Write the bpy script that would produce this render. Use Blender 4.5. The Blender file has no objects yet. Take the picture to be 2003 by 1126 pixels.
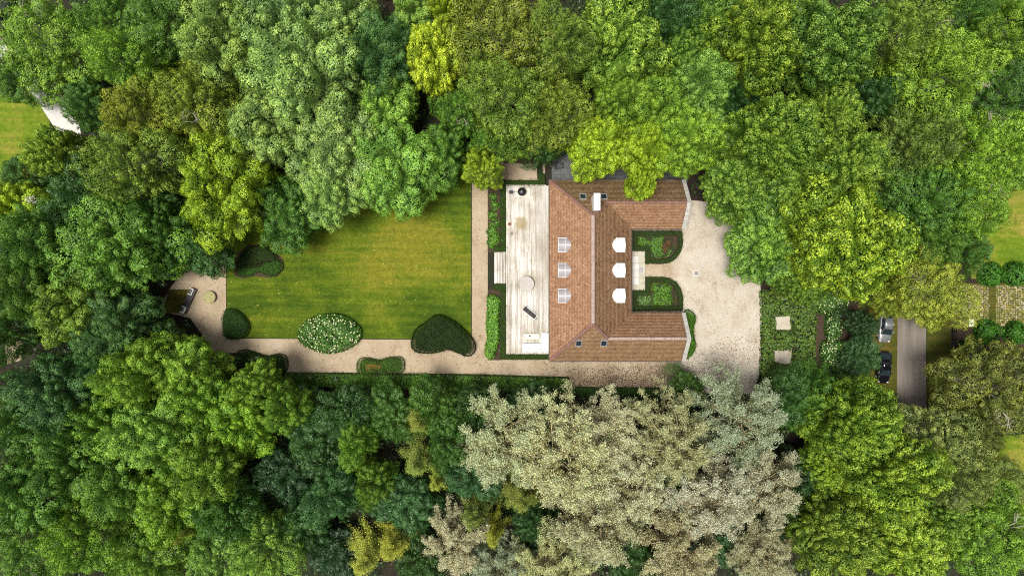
import bpy, math
import numpy as np
from mathutils import Vector, Matrix

# ------------------------------------------------------------------ camera, sky, sun, exposure
CAM_H = 95.0
FPX = 1330.0                      # focal length in pixels of the 2003 px wide photograph
scene = bpy.context.scene
C = scene.collection
cam_d = bpy.data.cameras.new('drone_camera')
cam_d.sensor_width = 36.0
cam_d.lens = 36.0 * FPX / 2003.0
cam_d.clip_end = 3000
cam = bpy.data.objects.new('drone_camera', cam_d)
cam.location = (0, 0, CAM_H)
cam.rotation_euler = (0, 0, 0)
C.objects.link(cam)
scene.camera = cam

SUN_TILT = math.radians(14)       # from the zenith: bright haze high in the west
SUN_AZ = math.radians(-62)
world = bpy.data.worlds.new('World')
scene.world = world
world.use_nodes = True
wn = world.node_tree
sky = wn.nodes.new('ShaderNodeTexSky')
sky.sky_type = 'NISHITA'
sky.sun_disc = False
sky.sun_elevation = math.pi / 2 - SUN_TILT
sky.sun_rotation = math.pi - SUN_AZ
sky.dust_density = 4.0
sky.air_density = 1.0
bg = wn.nodes['Background']
bg.inputs['Strength'].default_value = 0.08
hs = wn.nodes.new('ShaderNodeHueSaturation')       # thin cloud: a whiter sky
hs.inputs['Saturation'].default_value = 0.3
wn.links.new(sky.outputs[0], hs.inputs['Color'])
wn.links.new(hs.outputs[0], bg.inputs['Color'])
sun_d = bpy.data.lights.new('sun', 'SUN')
sun_d.energy = 2.7
sun_d.angle = math.radians(20)
sun_d.color = (1.0, 0.95, 0.86)
sun = bpy.data.objects.new('sun', sun_d)
sun.rotation_euler = (SUN_TILT, 0, SUN_AZ)
sun.location = (0, -40, 120)
C.objects.link(sun)
vs = scene.view_settings
vs.view_transform = 'Standard'
vs.look = 'None'
vs.exposure = 0.68
vs.gamma = 1.0
vs.use_curve_mapping = False
scene.cycles.max_bounces = 4
scene.cycles.diffuse_bounces = 1
scene.cycles.use_denoising = False
scene.cycles.filter_width = 1.1
scene.cycles.transparent_max_bounces = 4

# ------------------------------------------------------------------ helpers
R = math.radians


def PX(px, py, h=0.0):
    """photo pixel seen at height h -> world x, y"""
    s = FPX / (CAM_H - h)
    return ((px - 1001.5) / s, (563.0 - py) / s)


def poly(pts, h=0.0):
    return [PX(a, b, h) for a, b in pts]


def tag(o, label=None, cat=None, group=None, kind=None):
    if label: o['label'] = label
    if cat: o['category'] = cat
    if group: o['group'] = group
    if kind: o['kind'] = kind
    return o


def link(name, me, parent=None, mat=None):
    o = bpy.data.objects.new(name, me)
    C.objects.link(o)
    if parent is not None: o.parent = parent
    if mat is not None and me is not None and not me.materials: me.materials.append(mat)
    return o


def thing(name, label, cat, loc=(0, 0, 0), rz=0.0, group=None):
    o = link(name, None)
    o.empty_display_size = 0.3
    o.location = loc
    o.rotation_euler = (0, 0, rz)
    return tag(o, label, cat, group)


def mesh_np(name, V, F, mat=None, attrs=None):
    V = np.ascontiguousarray(V, dtype=np.float32)
    F = np.ascontiguousarray(F, dtype=np.int32)
    me = bpy.data.meshes.new(name)
    me.vertices.add(len(V)); me.vertices.foreach_set('co', V.ravel())
    me.loops.add(F.size); me.loops.foreach_set('vertex_index', F.ravel())
    me.polygons.add(len(F))
    me.polygons.foreach_set('loop_start', np.arange(0, F.size, F.shape[1], dtype=np.int32))
    me.update(calc_edges=True)
    if attrs:
        for k, a in attrs.items():
            at = me.attributes.new(k, 'FLOAT', 'FACE')
            at.data.foreach_set('value', np.ascontiguousarray(a, dtype=np.float32))
    if mat: me.materials.append(mat)
    return me


class MB:
    """collects solids; build() links them as one mesh object"""
    def __init__(s):
        s.v = []; s.f = []

    def add(s, vs_, fs):
        b = len(s.v)
        s.v += [tuple(p) for p in vs_]
        s.f += [tuple(i + b for i in f) for f in fs]
        return s

    def box(s, x0, x1, y0, y1, z0, z1, bev=0.0):
        if bev <= 0:
            return s.add([(x0, y0, z0), (x1, y0, z0), (x1, y1, z0), (x0, y1, z0), (x0, y0, z1), (x1, y0, z1), (x1, y1, z1), (x0, y1, z1)],
                         [(3, 2, 1, 0), (4, 5, 6, 7), (0, 1, 5, 4), (1, 2, 6, 5), (2, 3, 7, 6), (3, 0, 4, 7)])
        b = bev
        ring = lambda i, z: [(x0 + i, y0 + i, z), (x1 - i, y0 + i, z), (x1 - i, y1 - i, z), (x0 + i, y1 - i, z)]
        vs_ = ring(0, z0) + ring(0, z1 - b) + ring(b * 0.35, z1 - b * 0.35) + ring(b, z1)
        fs = [(3, 2, 1, 0), (12, 13, 14, 15)]
        for k in range(3):
            for i in range(4):
                j = (i + 1) % 4
                fs.append((k * 4 + i, k * 4 + j, k * 4 + 4 + j, k * 4 + 4 + i))
        return s.add(vs_, fs)

    def prism(s, pts, z0, z1):
        n = len(pts)
        a = sum(pts[i][0] * pts[(i + 1) % n][1] - pts[(i + 1) % n][0] * pts[i][1] for i in range(n))
        if a < 0: pts = pts[::-1]
        vs_ = [(x, y, z0) for x, y in pts] + [(x, y, z1) for x, y in pts]
        fs = [tuple(range(n))[::-1], tuple(range(n, 2 * n))]
        fs += [(i, (i + 1) % n, n + (i + 1) % n, n + i) for i in range(n)]
        return s.add(vs_, fs)

    def loft(s, secs, closed=True, caps=True):
        n = len(secs[0]); vs_ = [p for q in secs for p in q]; fs = []
        for k in range(len(secs) - 1):
            for i in range(n if closed else n - 1):
                j = (i + 1) % n
                fs.append((k * n + i, k * n + j, k * n + n + j, k * n + n + i))
        if caps:
            fs.append(tuple(range(n))[::-1]); fs.append(tuple(range((len(secs) - 1) * n, len(secs) * n)))
        return s.add(vs_, fs)

    def lathe(s, prof, n=24, c=(0, 0)):
        secs = [[(c[0] + r * math.cos(2 * math.pi * i / n), c[1] + r * math.sin(2 * math.pi * i / n), z) for i in range(n)] for r, z in prof]
        return s.loft(secs)

    def tube(s, pts, radii, n=6):
        pts = [Vector(p) for p in pts]
        secs = []
        for i, p in enumerate(pts):
            d = (pts[min(i + 1, len(pts) - 1)] - pts[max(i - 1, 0)])
            if d.length < 1e-6: d = Vector((0, 0, 1))
            d.normalize()
            a = d.orthogonal().normalized() if abs(d.z) < 0.95 else Vector((1, 0, 0)).cross(d).normalized()
            b = d.cross(a)
            r = radii[i] if hasattr(radii, '__len__') else radii
            secs.append([tuple(p + a * (r * math.cos(2 * math.pi * k / n)) + b * (r * math.sin(2 * math.pi * k / n))) for k in range(n)])
        return s.loft(secs)

    def mesh(s, name, mat=None, smooth=False):
        me = bpy.data.meshes.new(name)
        me.from_pydata(s.v, [], s.f); me.update()
        if smooth: me.polygons.foreach_set('use_smooth', [True] * len(me.polygons))
        if mat: me.materials.append(mat)
        return me

    def build(s, name, mat=None, parent=None, smooth=False):
        return link(name, s.mesh(name, mat, smooth), parent)


def inside(P, pl):
    """points in polygon, numpy"""
    pl = np.asarray(pl); x, y = P[:, 0], P[:, 1]
    r = np.zeros(len(P), bool)
    n = len(pl)
    for i in range(n):
        x0, y0 = pl[i]; x1, y1 = pl[(i + 1) % n]
        c = (y0 > y) != (y1 > y)
        with np.errstate(divide='ignore', invalid='ignore'):
            xi = (x1 - x0) * (y - y0) / (y1 - y0 if y1 != y0 else 1e-9) + x0
        r ^= c & (x < xi)
    return r


def edge_dist(P, pl):
    """distance to polygon outline and the outward direction away from the interior"""
    pl = np.asarray(pl); best = np.full(len(P), 1e9); near = np.zeros((len(P), 2))
    for i in range(len(pl)):
        a = pl[i]; b = pl[(i + 1) % len(pl)]; d = b - a
        t = np.clip(((P - a) @ d) / max(d @ d, 1e-9), 0, 1)
        q = a + t[:, None] * d
        w = np.linalg.norm(P - q, axis=1)
        m = w < best
        best[m] = w[m]; near[m] = q[m]
    return best, near - P


def unit(a):
    return a / np.maximum(np.linalg.norm(a, axis=1, keepdims=True), 1e-9)


def leaf_quads(rng, pos, nrm, ln, wd):
    """one rhombic leaf per point"""
    n = len(pos)
    nrm = unit(nrm)
    t = unit(np.cross(nrm, rng.normal(size=(n, 3))))
    b = np.cross(nrm, t)
    k = rng.uniform(0.7, 1.3, (n, 1))
    l = t * (ln * 0.5) * k; w = b * (wd * 0.5) * k
    bend = nrm * (wd * 0.22) * k
    V = np.stack([pos - l, pos + w - l * 0.1 + bend, pos + l, pos - w - l * 0.1 + bend], 1).reshape(-1, 3)
    F = np.arange(4 * n).reshape(n, 4)
    return V, F


def smooth_poly(pts, n=4):
    """closed Catmull-Rom through the points"""
    out = []; m = len(pts)
    for i in range(m):
        p0, p1, p2, p3 = (np.array(pts[(i + k - 1) % m], float) for k in range(4))
        for j in range(n):
            t = j / n
            out.append(tuple(0.5 * ((2 * p1) + (-p0 + p2) * t + (2 * p0 - 5 * p1 + 4 * p2 - p3) * t * t + (-p0 + 3 * p1 - 3 * p2 + p3) * t ** 3)))
    return out


# ------------------------------------------------------------------ materials
def new_mat(name):
    m = bpy.data.materials.new(name); m.use_nodes = True
    nt = m.node_tree
    return m, nt, nt.nodes['Principled BSDF'], nt.nodes['Material Output']


def nd(nt, typ, **kw):
    n = nt.nodes.new(typ)
    for k, v in kw.items():
        if k in ('operation', 'blend_type', 'data_type', 'attribute_name', 'noise_dimensions', 'feature', 'distance', 'clamp', 'attribute_type', 'wave_type', 'bands_direction'):
            setattr(n, k, v)
        else:
            n.inputs[k].default_value = v
    return n


def ramp(nt, fac, stops):
    r = nt.nodes.new('ShaderNodeValToRGB')
    e = r.color_ramp.elements
    while len(e) < len(stops): e.new(0.5)
    for k, (p, c) in enumerate(stops):
        e[k].position = p
        e[k].color = (*c, 1) if len(c) == 3 else c
    nt.links.new(fac, r.inputs[0])
    return r.outputs[0]


def mixc(nt, fac, a, b, mode='MIX'):
    m = nt.nodes.new('ShaderNodeMix'); m.data_type = 'RGBA'; m.blend_type = mode
    for s, v in ((0, fac), (6, a), (7, b)):
        if isinstance(v, (int, float)): m.inputs[s].default_value = v
        elif isinstance(v, tuple): m.inputs[s].default_value = (*v, 1) if len(v) == 3 else v
        else: nt.links.new(v, m.inputs[s])
    return m.outputs[2]


def math_n(nt, op, a, b=None):
    m = nt.nodes.new('ShaderNodeMath'); m.operation = op
    for s, v in ((0, a), (1, b)):
        if v is None: continue
        if isinstance(v, (int, float)): m.inputs[s].default_value = v
        else: nt.links.new(v, m.inputs[s])
    return m.outputs[0]


def noise(nt, scale, detail=4, rough=0.6, vec=None, dist=0.0):
    n = nt.nodes.new('ShaderNodeTexNoise')
    n.inputs['Scale'].default_value = scale; n.inputs['Detail'].default_value = detail
    n.inputs['Roughness'].default_value = rough; n.inputs['Distortion'].default_value = dist
    if vec is not None: nt.links.new(vec, n.inputs['Vector'])
    return n.outputs[0]


def world_pos(nt, scale=(1, 1, 1)):
    g = nt.nodes.new('ShaderNodeNewGeometry')
    if scale == (1, 1, 1): return g.outputs['Position']
    m = nt.nodes.new('ShaderNodeMapping'); m.inputs['Scale'].default_value = scale
    nt.links.new(g.outputs['Position'], m.inputs[0])
    return m.outputs[0]


def bump(nt, bsdf, h, strength=0.4, dist=0.05):
    b = nt.nodes.new('ShaderNodeBump'); b.inputs['Strength'].default_value = strength; b.inputs['Distance'].default_value = dist
    nt.links.new(h, b.inputs['Height']); nt.links.new(b.outputs[0], bsdf.inputs['Normal'])


def plain(name, col, rough=0.6, metal=0.0, var=0.12, scale=3.0, spec=0.4):
    m, nt, b, _ = new_mat(name)
    n = noise(nt, scale, 5, 0.6, world_pos(nt))
    lo = tuple(c * (1 - var) for c in col); hi = tuple(min(1, c * (1 + var)) for c in col)
    nt.links.new(ramp(nt, n, [(0.3, lo), (0.7, hi)]), b.inputs['Base Color'])
    b.inputs['Roughness'].default_value = rough; b.inputs['Metallic'].default_value = metal
    b.inputs['Specular IOR Level'].default_value = spec
    return m


def leaf_mat(name, tip=(1.7, 1.55, 1.15), transl=0.08, rough=0.5, spec=0.35, valvar=0.38):
    """leaf colour = the plant's own colour (object colour) varied leaf by leaf"""
    m, nt, b, out = new_mat(name)
    oi = nt.nodes.new('ShaderNodeObjectInfo')
    va = nd(nt, 'ShaderNodeAttribute', attribute_name='var')
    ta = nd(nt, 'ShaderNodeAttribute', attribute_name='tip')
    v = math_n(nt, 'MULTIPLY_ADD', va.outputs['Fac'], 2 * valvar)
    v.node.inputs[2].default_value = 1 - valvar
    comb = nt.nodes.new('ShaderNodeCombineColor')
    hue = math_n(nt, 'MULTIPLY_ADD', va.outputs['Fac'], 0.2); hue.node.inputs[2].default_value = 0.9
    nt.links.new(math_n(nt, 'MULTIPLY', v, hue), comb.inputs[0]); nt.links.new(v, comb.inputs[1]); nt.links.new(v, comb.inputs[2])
    c = mixc(nt, 1.0, oi.outputs['Color'], comb.outputs[0], 'MULTIPLY')
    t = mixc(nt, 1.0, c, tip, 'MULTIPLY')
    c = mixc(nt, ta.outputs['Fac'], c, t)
    nt.links.new(c, b.inputs['Base Color'])
    b.inputs['Roughness'].default_value = rough
    b.inputs['Specular IOR Level'].default_value = spec
    tr = nt.nodes.new('ShaderNodeBsdfTranslucent')
    nt.links.new(mixc(nt, 1.0, c, (1.15, 1.2, 0.6), 'MULTIPLY'), tr.inputs['Color'])
    mx = nt.nodes.new('ShaderNodeMixShader'); mx.inputs[0].default_value = transl
    nt.links.new(b.outputs[0], mx.inputs[1]); nt.links.new(tr.outputs[0], mx.inputs[2])
    nt.links.new(mx.outputs[0], out.inputs['Surface'])
    return m


M = {}
M['leaf'] = leaf_mat('leaf')  # tip multiplier also carries the painted highlights of maple and oak heads
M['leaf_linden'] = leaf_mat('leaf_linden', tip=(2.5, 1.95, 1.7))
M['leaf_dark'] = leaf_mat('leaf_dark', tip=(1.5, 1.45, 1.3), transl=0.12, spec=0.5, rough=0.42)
M['leaf_pale'] = leaf_mat('leaf_pale', tip=(0.45, 0.37, 0.22), transl=0.2, rough=0.7, spec=0.2, valvar=0.35)
M['leaf_box'] = leaf_mat('leaf_box', tip=(1.4, 1.35, 1.1), transl=0.06, rough=0.6, spec=0.12)
M['bark'] = plain('bark', (0.20, 0.17, 0.12), 0.85, var=0.35, scale=4)
M['bark_pale'] = plain('bark_pale', (0.46, 0.38, 0.22), 0.85, var=0.25, scale=4)
M['dead_wood'] = plain('dead_wood', (0.40, 0.36, 0.29), 0.85, var=0.25, scale=4)
M['bark_grey'] = plain('bark_grey', (0.36, 0.34, 0.29), 0.85, var=0.25, scale=4)

# forest floor
m, nt, b, _ = new_mat('forest_floor'); wp = world_pos(nt)
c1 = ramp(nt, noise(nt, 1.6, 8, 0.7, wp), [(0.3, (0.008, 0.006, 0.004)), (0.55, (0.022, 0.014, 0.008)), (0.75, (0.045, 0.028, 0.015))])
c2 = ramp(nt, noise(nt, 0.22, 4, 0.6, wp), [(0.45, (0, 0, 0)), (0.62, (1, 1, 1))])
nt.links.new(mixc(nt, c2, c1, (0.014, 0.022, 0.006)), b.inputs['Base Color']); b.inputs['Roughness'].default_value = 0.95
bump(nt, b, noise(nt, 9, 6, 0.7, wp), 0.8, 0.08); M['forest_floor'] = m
M['soil'] = plain('soil', (0.05, 0.032, 0.02), 0.95, var=0.5, scale=7)
M['red_soil'] = plain('red_soil', (0.065, 0.032, 0.018), 0.95, var=0.5, scale=5)

def stain_mask(nt, wp, cx, cy, rx, ry, edge=0.5):
    mp = nt.nodes.new('ShaderNodeMapping'); mp.inputs['Location'].default_value = (-cx / rx, -cy / ry, 0); mp.inputs['Scale'].default_value = (1 / rx, 1 / ry, 0)
    nt.links.new(wp, mp.inputs[0])
    ln = nt.nodes.new('ShaderNodeVectorMath'); ln.operation = 'LENGTH'; nt.links.new(mp.outputs[0], ln.inputs[0])
    n = noise(nt, 1.8, 5, 0.7, wp)
    return ramp(nt, math_n(nt, 'ADD', ln.outputs['Value'], math_n(nt, 'MULTIPLY', math_n(nt, 'SUBTRACT', n, 0.5), 1.1)), [(1 - edge, (1, 1, 1)), (1.0, (0, 0, 0))])
# lawn
def lawn_mat(name, green, yellow, dark, thr=0.5, dry=None):
    m, nt, b, _ = new_mat(name); wp = world_pos(nt)
    big = noise(nt, 0.13, 5, 0.62, wp, 0.6)
    streak = noise(nt, 1.0, 4, 0.6, world_pos(nt, (0.12, 1.5, 1)))
    fac = math_n(nt, 'ADD', math_n(nt, 'MULTIPLY', big, 0.68), math_n(nt, 'MULTIPLY', streak, 0.32))
    if dry:      # sun-dried middle of the lawn
        k = stain_mask(nt, wp, *dry, 0.95)
        fac = math_n(nt, 'ADD', fac, math_n(nt, 'MULTIPLY', math_n(nt, 'SUBTRACT', k, 0.45), 0.16))
    c = ramp(nt, fac, [(thr - 0.14, dark), (thr - 0.02, green), (thr + 0.12, yellow)])
    # mowing stripes run along x
    w = nd(nt, 'ShaderNodeTexWave', wave_type='BANDS', bands_direction='Y', Scale=0.24, Distortion=2.2, Detail=3.0)
    nt.links.new(wp, w.inputs['Vector'])
    st = ramp(nt, w.outputs[1], [(0.3, (0.9, 0.93, 0.9)), (0.7, (1.04, 1.03, 1.0))])
    c = mixc(nt, 1.0, c, st, 'MULTIPLY')
    blotch = ramp(nt, noise(nt, 1.9, 6, 0.75, wp), [(0.28, (0.6, 0.7, 0.6)), (0.72, (1.36, 1.26, 1.3))])
    c = mixc(nt, 1.0, c, blotch, 'MULTIPLY')
    fine = ramp(nt, noise(nt, 9, 5, 0.8, wp), [(0.3, (0.62, 0.66, 0.6)), (0.72, (1.4, 1.34, 1.3))])
    c = mixc(nt, 1.0, c, fine, 'MULTIPLY')
    nt.links.new(c, b.inputs['Base Color']); b.inputs['Roughness'].default_value = 0.9; b.inputs['Specular IOR Level'].default_value = 0.1
    bump(nt, b, noise(nt, 14, 4, 0.8, wp), 0.7, 0.06)
    return m
M['lawn'] = lawn_mat('lawn', (0.095, 0.14, 0.011), (0.185, 0.182, 0.022), (0.044, 0.085, 0.008), 0.5, (*PX(770, 480), 16, 10))
M['rough_grass'] = lawn_mat('rough_grass', (0.13, 0.19, 0.015), (0.26, 0.22, 0.05), (0.08, 0.15, 0.012), 0.5)
M['verge_grass'] = lawn_mat('verge_grass', (0.07, 0.075, 0.014), (0.11, 0.085, 0.02), (0.04, 0.05, 0.01), 0.5)

# gravel: tan with trodden fines round the garden, cleaner and paler on the forecourt
m, nt, b, _ = new_mat('gravel'); wp = world_pos(nt)
sep = nt.nodes.new('ShaderNodeSeparateXYZ'); nt.links.new(wp, sep.inputs[0])
big = noise(nt, 0.35, 6, 0.65, wp)
fx_ = math_n(nt, 'ADD', math_n(nt, 'MULTIPLY', math_n(nt, 'SUBTRACT', sep.outputs[0], 20.0), 0.12), math_n(nt, 'MULTIPLY', math_n(nt, 'SUBTRACT', big, 0.5), 1.6))
fx_ = ramp(nt, fx_, [(0.0, (0, 0, 0)), (0.7, (1, 1, 1))])
ca = ramp(nt, big, [(0.28, (0.30, 0.235, 0.16)), (0.5, (0.40, 0.325, 0.235)), (0.72, (0.45, 0.38, 0.29))])
cb_ = ramp(nt, big, [(0.28, (0.38, 0.335, 0.275)), (0.5, (0.48, 0.44, 0.375)), (0.72, (0.54, 0.505, 0.445))])
c = mixc(nt, fx_, ca, cb_)
c = mixc(nt, 1.0, c, ramp(nt, noise(nt, 16, 3, 0.9, wp), [(0.25, (0.72, 0.70, 0.66)), (0.75, (1.2, 1.2, 1.2))]), 'MULTIPLY')
c = mixc(nt, 1.0, c, ramp(nt, noise(nt, 3, 5, 0.8, wp), [(0.3, (0.84, 0.82, 0.78)), (0.7, (1.1, 1.1, 1.1))]), 'MULTIPLY')
damp = ramp(nt, noise(nt, 0.7, 6, 0.75, world_pos(nt, (1, .45, 1)), 0.8), [(0.56, (1, 1, 1)), (0.72, (0.74, 0.70, 0.63))])
c = mixc(nt, 1.0, c, damp, 'MULTIPLY')
nt.links.new(c, b.inputs['Base Color']); b.inputs['Roughness'].default_value = 0.95; b.inputs['Specular IOR Level'].default_value = 0.15
bump(nt, b, noise(nt, 22, 3, 0.8, wp), 0.6, 0.03)
M['gravel'] = m; M['path_gravel'] = m
M['pale_paving'] = plain('pale_paving', (0.55, 0.53, 0.5), 0.8, var=0.15, scale=1.2)

# asphalt with wheel tracks along y
m, nt, b, _ = new_mat('asphalt'); wp = world_pos(nt)
c = ramp(nt, noise(nt, 1.0, 5, 0.7, world_pos(nt, (1.3, 0.06, 1))), [(0.35, (0.13, 0.112, 0.095)), (0.65, (0.22, 0.19, 0.16))])
c = mixc(nt, 1.0, c, ramp(nt, noise(nt, 14, 4, 0.8, wp), [(0.3, (0.75, 0.75, 0.75)), (0.7, (1.2, 1.2, 1.2))]), 'MULTIPLY')
nt.links.new(c, b.inputs['Base Color']); b.inputs['Roughness'].default_value = 0.85; bump(nt, b, noise(nt, 30, 2, 0.7, wp), 0.4, 0.01); M['asphalt'] = m

# weathered deck boards: streaks along y, one moss stain
m, nt, b, _ = new_mat('deck_wood'); wp = world_pos(nt)
oi = nt.nodes.new('ShaderNodeObjectInfo')
st = noise(nt, 1.0, 7, 0.72, world_pos(nt, (7.0, 0.5, 1)), 0.3)
c = ramp(nt, st, [(0.3, (0.26, 0.22, 0.175)), (0.44, (0.53, 0.50, 0.45)), (0.6, (0.69, 0.665, 0.63))])
bigw = ramp(nt, noise(nt, 0.28, 4, 0.6, wp), [(0.35, (0.68, 0.64, 0.56)), (0.6, (1.05, 1.05, 1.05))])
c = mixc(nt, 1.0, c, bigw, 'MULTIPLY')
rv = ramp(nt, oi.outputs['Random'], [(0.0, (0.72, 0.70, 0.66)), (0.35, (1.0, 1.0, 1.0)), (1.0, (1.08, 1.08, 1.08))])
c = mixc(nt, 1.0, c, rv, 'MULTIPLY')
sx, sy = PX(1019, 436, .45); k1 = stain_mask(nt, wp, sx, sy, 1.05, 1.15)
c = mixc(nt, math_n(nt, 'MULTIPLY', k1, 0.75), c, (0.30, 0.235, 0.10))
sx, sy = PX(1036, 552, .45); k2 = stain_mask(nt, wp, sx, sy, 1.6, 1.4, 0.6)
c = mixc(nt, math_n(nt, 'MULTIPLY', k2, 0.5), c, (0.33, 0.27, 0.14))
sx, sy = PX(1070, 480, .45); k4 = stain_mask(nt, wp, sx, sy, 2.4, 13, 0.9)
c = mixc(nt, math_n(nt, 'MULTIPLY', k4, 0.6), c, (0.36, 0.32, 0.27))
sx, sy = PX(1001, 457, .45); k3 = stain_mask(nt, wp, sx, sy, .28, .35, 0.6)
c = mixc(nt, math_n(nt, 'MULTIPLY', k3, 0.7), c, (0.16, 0.13, 0.1))
nt.links.new(c, b.inputs['Base Color']); b.inputs['Roughness'].default_value = 0.8; b.inputs['Specular IOR Level'].default_value = 0.2
bump(nt, b, st, 0.25, 0.01); M['deck_wood'] = m

# roof tiles
m, nt, b, _ = new_mat('roof_tile'); wp = world_pos(nt)
va = nd(nt, 'ShaderNodeAttribute', attribute_name='var'); ms = nd(nt, 'ShaderNodeAttribute', attribute_name='moss')
c = ramp(nt, va.outputs['Fac'], [(0.0, (0.30, 0.155, 0.085)), (0.35, (0.40, 0.215, 0.125)), (0.7, (0.47, 0.268, 0.16)), (1.0, (0.55, 0.36, 0.24))])
mo = ramp(nt, va.outputs['Fac'], [(0.0, (0.24, 0.155, 0.075)), (0.5, (0.36, 0.232, 0.122)), (1.0, (0.45, 0.31, 0.18))])
mf = math_n(nt, 'ADD', ms.outputs['Fac'], math_n(nt, 'MULTIPLY', math_n(nt, 'SUBTRACT', noise(nt, 0.45, 6, 0.7, wp), 0.5), 1.1))
mf = ramp(nt, mf, [(0.15, (0, 0, 0)), (0.8, (1, 1, 1))])
c = mixc(nt, mf, c, mo)
lich = ramp(nt, noise(nt, 2.6, 5, 0.75, wp), [(0.66, (0, 0, 0)), (0.74, (1, 1, 1))])
c = mixc(nt, math_n(nt, 'MULTIPLY', lich, 0.3), c, (0.38, 0.31, 0.23))
dk = ramp(nt, noise(nt, 0.9, 5, 0.7, wp), [(0.3, (0.72, 0.7, 0.68)), (0.65, (1.08, 1.08, 1.08))])
c = mixc(nt, 1.0, c, dk, 'MULTIPLY')
nt.links.new(c, b.inputs['Base Color']); b.inputs['Roughness'].default_value = 0.85; b.inputs['Specular IOR Level'].default_value = 0.2; M['tile'] = m
M['hip_tile'] = plain('hip_tile', (0.20, 0.105, 0.085), 0.8, var=0.3, scale=3)
M['ridge_tile'] = plain('ridge_tile', (0.34, 0.255, 0.225), 0.8, var=0.25, scale=3)
M['coping'] = plain('coping', (0.44, 0.43, 0.40), 0.85, var=0.2, scale=2)
M['gutter'] = plain('gutter', (0.055, 0.045, 0.04), 0.5, var=0.3)
M['white_paint'] = plain('white_paint', (0.82, 0.81, 0.78), 0.5, var=0.05)
M['white_sheet'] = plain('white_sheet', (0.74, 0.74, 0.76), 0.5, var=0.12, scale=1.5)
M['zinc'] = plain('zinc', (0.30, 0.285, 0.30), 0.5, metal=0.0, var=0.12, scale=2, spec=0.5)
M['glass'] = plain('glass', (0.02, 0.03, 0.035), 0.05, var=0.2, spec=0.9)
M['wall_brick'] = plain('wall_brick', (0.62, 0.58, 0.52), 0.85, var=0.15, scale=2)
M['black_metal'] = plain('black_metal', (0.012, 0.012, 0.013), 0.45, var=0.3)
M['black_fabric'] = plain('black_fabric', (0.045, 0.043, 0.042), 0.9, var=0.3, scale=12)
M['light_metal'] = plain('light_metal', (0.55, 0.55, 0.54), 0.4, metal=0.3, var=0.1)
M['cushion_white'] = plain('cushion_white', (0.8, 0.8, 0.79), 0.9, var=0.05, scale=2)
M['cream_paint'] = plain('cream_paint', (0.66, 0.65, 0.50), 0.6, var=0.06)
M['terracotta'] = plain('terracotta', (0.36, 0.15, 0.07), 0.8, var=0.2)
M['table_stone'] = plain('table_stone', (0.42, 0.39, 0.36), 0.75, var=0.12, scale=1.5)
M['mossy_stone'] = plain('mossy_stone', (0.30, 0.28, 0.13), 0.9, var=0.25, scale=2)
M['cream_stone'] = plain('cream_stone', (0.42, 0.40, 0.31), 0.8, var=0.14, scale=1.8)
M['slate_slab'] = plain('slate_slab', (0.075, 0.08, 0.085), 0.6, var=0.35, scale=1.6)  # base colour darkened to include tree shade over the back court
M['pad_stone'] = plain('pad_stone', (0.62, 0.58, 0.49), 0.8, var=0.1, scale=2)
M['cobble'] = leaf_mat('cobble', tip=(0.6, 0.65, 0.25), transl=0.0, rough=0.9, spec=0.1, valvar=0.5)
M['brick'] = plain('brick', (0.16, 0.085, 0.06), 0.9, var=0.3, scale=6)
M['edging'] = plain('edging', (0.03, 0.022, 0.016), 0.9, var=0.3)
M['dry_leaf'] = leaf_mat('dry_leaf', tip=(0.5, 0.45, 0.4), transl=0.05, rough=0.9, spec=0.1)
M['petal'] = plain('petal', (0.62, 0.68, 0.36), 0.8, var=0.1, scale=3)
M['silver_paint'] = plain('silver_paint', (0.40, 0.41, 0.42), 0.25, metal=0.7, var=0.04)
M['black_paint'] = plain('black_paint', (0.006, 0.006, 0.008), 0.12, var=0.1, spec=0.7)
M['rubber'] = plain('rubber', (0.015, 0.015, 0.015), 0.9)
M['lamp_lens'] = plain('lamp_lens', (0.75, 0.75, 0.76), 0.1, var=0.05, spec=0.8)
M['old_wood'] = plain('old_wood', (0.22, 0.14, 0.07), 0.85, var=0.25, scale=2)

# ------------------------------------------------------------------ ground, lawn, paths, road
def sheet(name, pts, z, mat, h=0.0, raw=False):
    p = pts if raw else poly(pts, h)
    n = len(p)
    a = sum(p[i][0] * p[(i + 1) % n][1] - p[(i + 1) % n][0] * p[i][1] for i in range(n))
    if a < 0: p = p[::-1]
    mb = MB(); mb.add([(x, y, z) for x, y in p], [tuple(range(n))])
    return tag(mb.build(name, M[mat]), kind='structure')


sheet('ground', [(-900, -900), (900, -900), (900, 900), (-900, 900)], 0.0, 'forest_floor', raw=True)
LAWN = [(443, 558), (443, 360), (700, 300), (922, 300), (922, 664), (443, 660)]
sheet('lawn', LAWN, 0.03, 'lawn')
# gravel: the path round the lawn, forecourt and back court
PATH = [(310, 606), (335, 560), (400, 470), (443, 470), (443, 661.5), (922.6, 664), (922.6, 300), (1066, 300), (1066, 360), (1000, 368), (954, 368),
        (954, 702), (1075, 702), (1112, 702), (1112, 738), (930, 731), (560, 727), (555, 700), (470, 690), (415, 689), (400, 660), (372, 622)]
sheet('gravel_path', PATH, 0.012, 'path_gravel')
FORE = [(1112.2, 702), (1238, 702), (1238, 566), (1262, 566), (1262, 490), (1238, 490), (1238, 440), (1335, 390), (1440, 400), (1485, 520), (1490, 600),
        (1487, 730), (1470, 770), (1330, 768), (1112.2, 757)]
sheet('gravel_forecourt', FORE, 0.016, 'gravel')
sheet('planting_bed', [(954, 366), (980, 366), (980, 494), (954, 494)], 0.03, 'soil')
sheet('planting_bed.001', [(954, 566), (980, 566), (980, 704), (954, 704)], 0.03, 'soil')
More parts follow.
